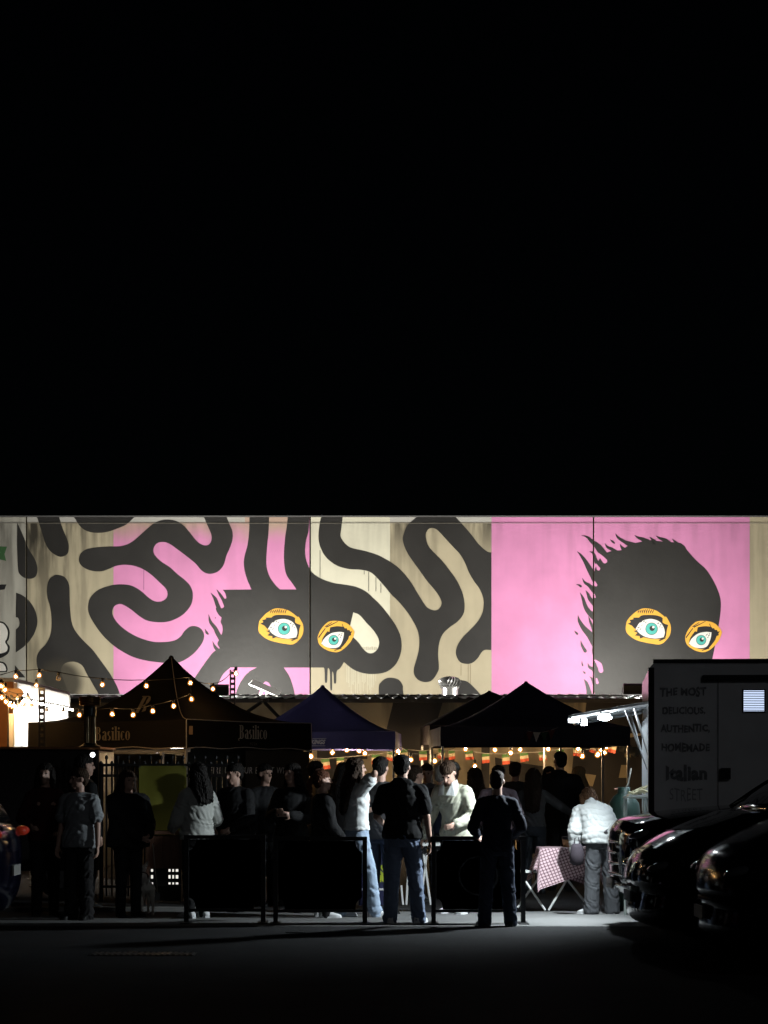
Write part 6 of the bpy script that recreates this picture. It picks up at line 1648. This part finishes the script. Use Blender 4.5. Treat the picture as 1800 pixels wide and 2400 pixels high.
# local +Y is forward, away from the road
rg = []
for y, z, rx, rz_ in ((-0.17, 0.33, 0.045, 0.05), (-0.13, 0.325, 0.065, 0.075), (-0.04, 0.315, 0.068, 0.070), (0.06, 0.31, 0.075, 0.085), (0.16, 0.315, 0.078, 0.10), (0.22, 0.335, 0.06, 0.08)):
    rg.append(ring((0, y, z), Vector((rx, 0, 0)), Vector((0, 0, rz_)), 14))
loft(b, rg)
capsule(b, (0, 0.20, 0.36), (0, 0.27, 0.46), 0.058, 0.048)
ellipsoid(b, (0, 0.30, 0.50), (0.052, 0.06, 0.05)); capsule(b, (0, 0.34, 0.49), (0, 0.405, 0.475), 0.03, 0.020)
for sx in (-1, 1):
    capsule(b, (sx * 0.045, -0.11, 0.30), (sx * 0.062, -0.07, 0.215), 0.052, 0.034)      # thigh to stifle
    capsule(b, (sx * 0.062, -0.07, 0.215), (sx * 0.060, -0.155, 0.115), 0.030, 0.018)     # to the hock
    capsule(b, (sx * 0.060, -0.155, 0.115), (sx * 0.064, -0.135, 0.022), 0.016, 0.015)
    capsule(b, (sx * 0.064, -0.14, 0.018), (sx * 0.066, -0.105, 0.016), 0.017, 0.015)
    capsule(b, (sx * 0.05, 0.17, 0.27), (sx * 0.052, 0.15, 0.15), 0.034, 0.020); capsule(b, (sx * 0.052, 0.15, 0.15), (sx * 0.052, 0.165, 0.022), 0.018, 0.014); capsule(b, (sx * 0.052, 0.165, 0.018), (sx * 0.052, 0.195, 0.016), 0.017, 0.014)
    capsule(b, (sx * 0.042, 0.285, 0.54), (sx * 0.062, 0.275, 0.585), 0.022, 0.008)
capsule(b, (0, -0.17, 0.36), (0.01, -0.21, 0.40), 0.017, 0.013); capsule(b, (0.01, -0.21, 0.40), (0.02, -0.20, 0.45), 0.013, 0.007)
remeshed('body', b, mat('white_fur', (0.76, 0.72, 0.66), 0.9, var=0.2, scale=12), dg_, 0.007, 2, 0.004, 0.03)
for sx in (-1, 1):
    b = bmesh.new(); ellipsoid(b, (sx * 0.026, 0.345, 0.515), (0.008, 0.007, 0.008)); smooth(mobj('eye', b, M_eye, dg_))
b = bmesh.new(); ellipsoid(b, (0, 0.425, 0.48), (0.011, 0.010, 0.009)); smooth(mobj('nose', b, M_black, dg_))
b = bmesh.new(); tube(b, [(0.06 * math.cos(q), 0.235 + 0.02 * math.sin(q), 0.41 - 0.055 * math.sin(q)) for q in [2 * math.pi * i / 16 for i in range(17)]], 0.008, 6); mobj('collar', b, K_maroon, dg_)
ld_ = empty('dog_lead', W3(357, 1978, 23.3)); tag(ld_, 'thin pale lead running from the black coat down to the dog', 'lead')
b = bmesh.new(); tube(b, [loc(ld_, 358, 1978, 23.25), loc(ld_, 362, 2020, 23.4), loc(ld_, 366, 2060, 23.6), loc(ld_, 369, 2090, 23.8), loc(ld_, 350, 2062, 23.93)], 0.005, 6); mobj('cord', b, M_pipe, ld_)

# ------------------------------------------------------------------ bake the remeshed surfaces, then press in folds and quilting
bpy.context.view_layer.update()
deps = bpy.context.evaluated_depsgraph_get()
for o, folds, fs, post, seed in DEFER:
    me = bpy.data.meshes.new_from_object(o.evaluated_get(deps))
    me.name = o.name
    n_ = len(me.vertices)
    if folds or post:
        co = np.empty(n_ * 3, 'f'); me.vertices.foreach_get('co', co); co = co.reshape(-1, 3)
        no = np.empty(n_ * 3, 'f'); me.vertices.foreach_get('normal', no); no = no.reshape(-1, 3)
        x, y, z = co.T
        k = 2 * np.pi / fs
        # layered warped waves read as cloth creases that fan out and break up
        w1 = np.sin(k * 0.50 * (z * 1.1 + 0.6 * x) + 2.1 * np.sin(k * 0.35 * x + seed) + 1.3 * np.sin(k * 0.31 * y + seed * 2))
        w2 = np.sin(k * 0.95 * (0.8 * z - 0.7 * y + 0.3 * x) + 1.8 * np.sin(k * 0.5 * z + seed * 3))
        w3 = np.sin(k * 1.9 * (0.5 * z + 0.8 * x) + 1.5 * np.sin(k * 0.9 * y + seed))
        amp = 0.55 + 0.45 * np.sin(k * 0.21 * (x + 2 * z) + seed * 1.7)
        disp = folds * amp * (0.50 * (np.abs(w1) ** 0.7 - 0.6) + 0.32 * (np.abs(w2) - 0.6) + 0.14 * w3)
        if post == 'puff':
            zz = z + 0.10 * y + 0.012 * np.sin(x * 25 + seed)
            disp = disp * 1.0 + 0.010 * (np.sqrt(np.abs(np.sin(np.pi * zz / 0.075))) - 0.7)
        if post == 'hair':                # uneven locks that break the outline
            rj_ = np.random.RandomState(int(seed * 10)); disp = disp + folds * 0.35 * np.sin(x * 210 + 3 * np.sin(z * 40 + seed)) * np.sin(y * 190 + seed) + folds * 0.12 * rj_.randn(n_)
        co = co + no * disp[:, None]
        me.vertices.foreach_set('co', co.astype('f').ravel())
        me.update()
    old = o.data
    o.modifiers.clear()
    mats_ = [m for m in old.materials]
    o.data = me
    if not me.materials:
        for m in mats_: me.materials.append(m)
    me.polygons.foreach_set('use_smooth', [True] * len(me.polygons))
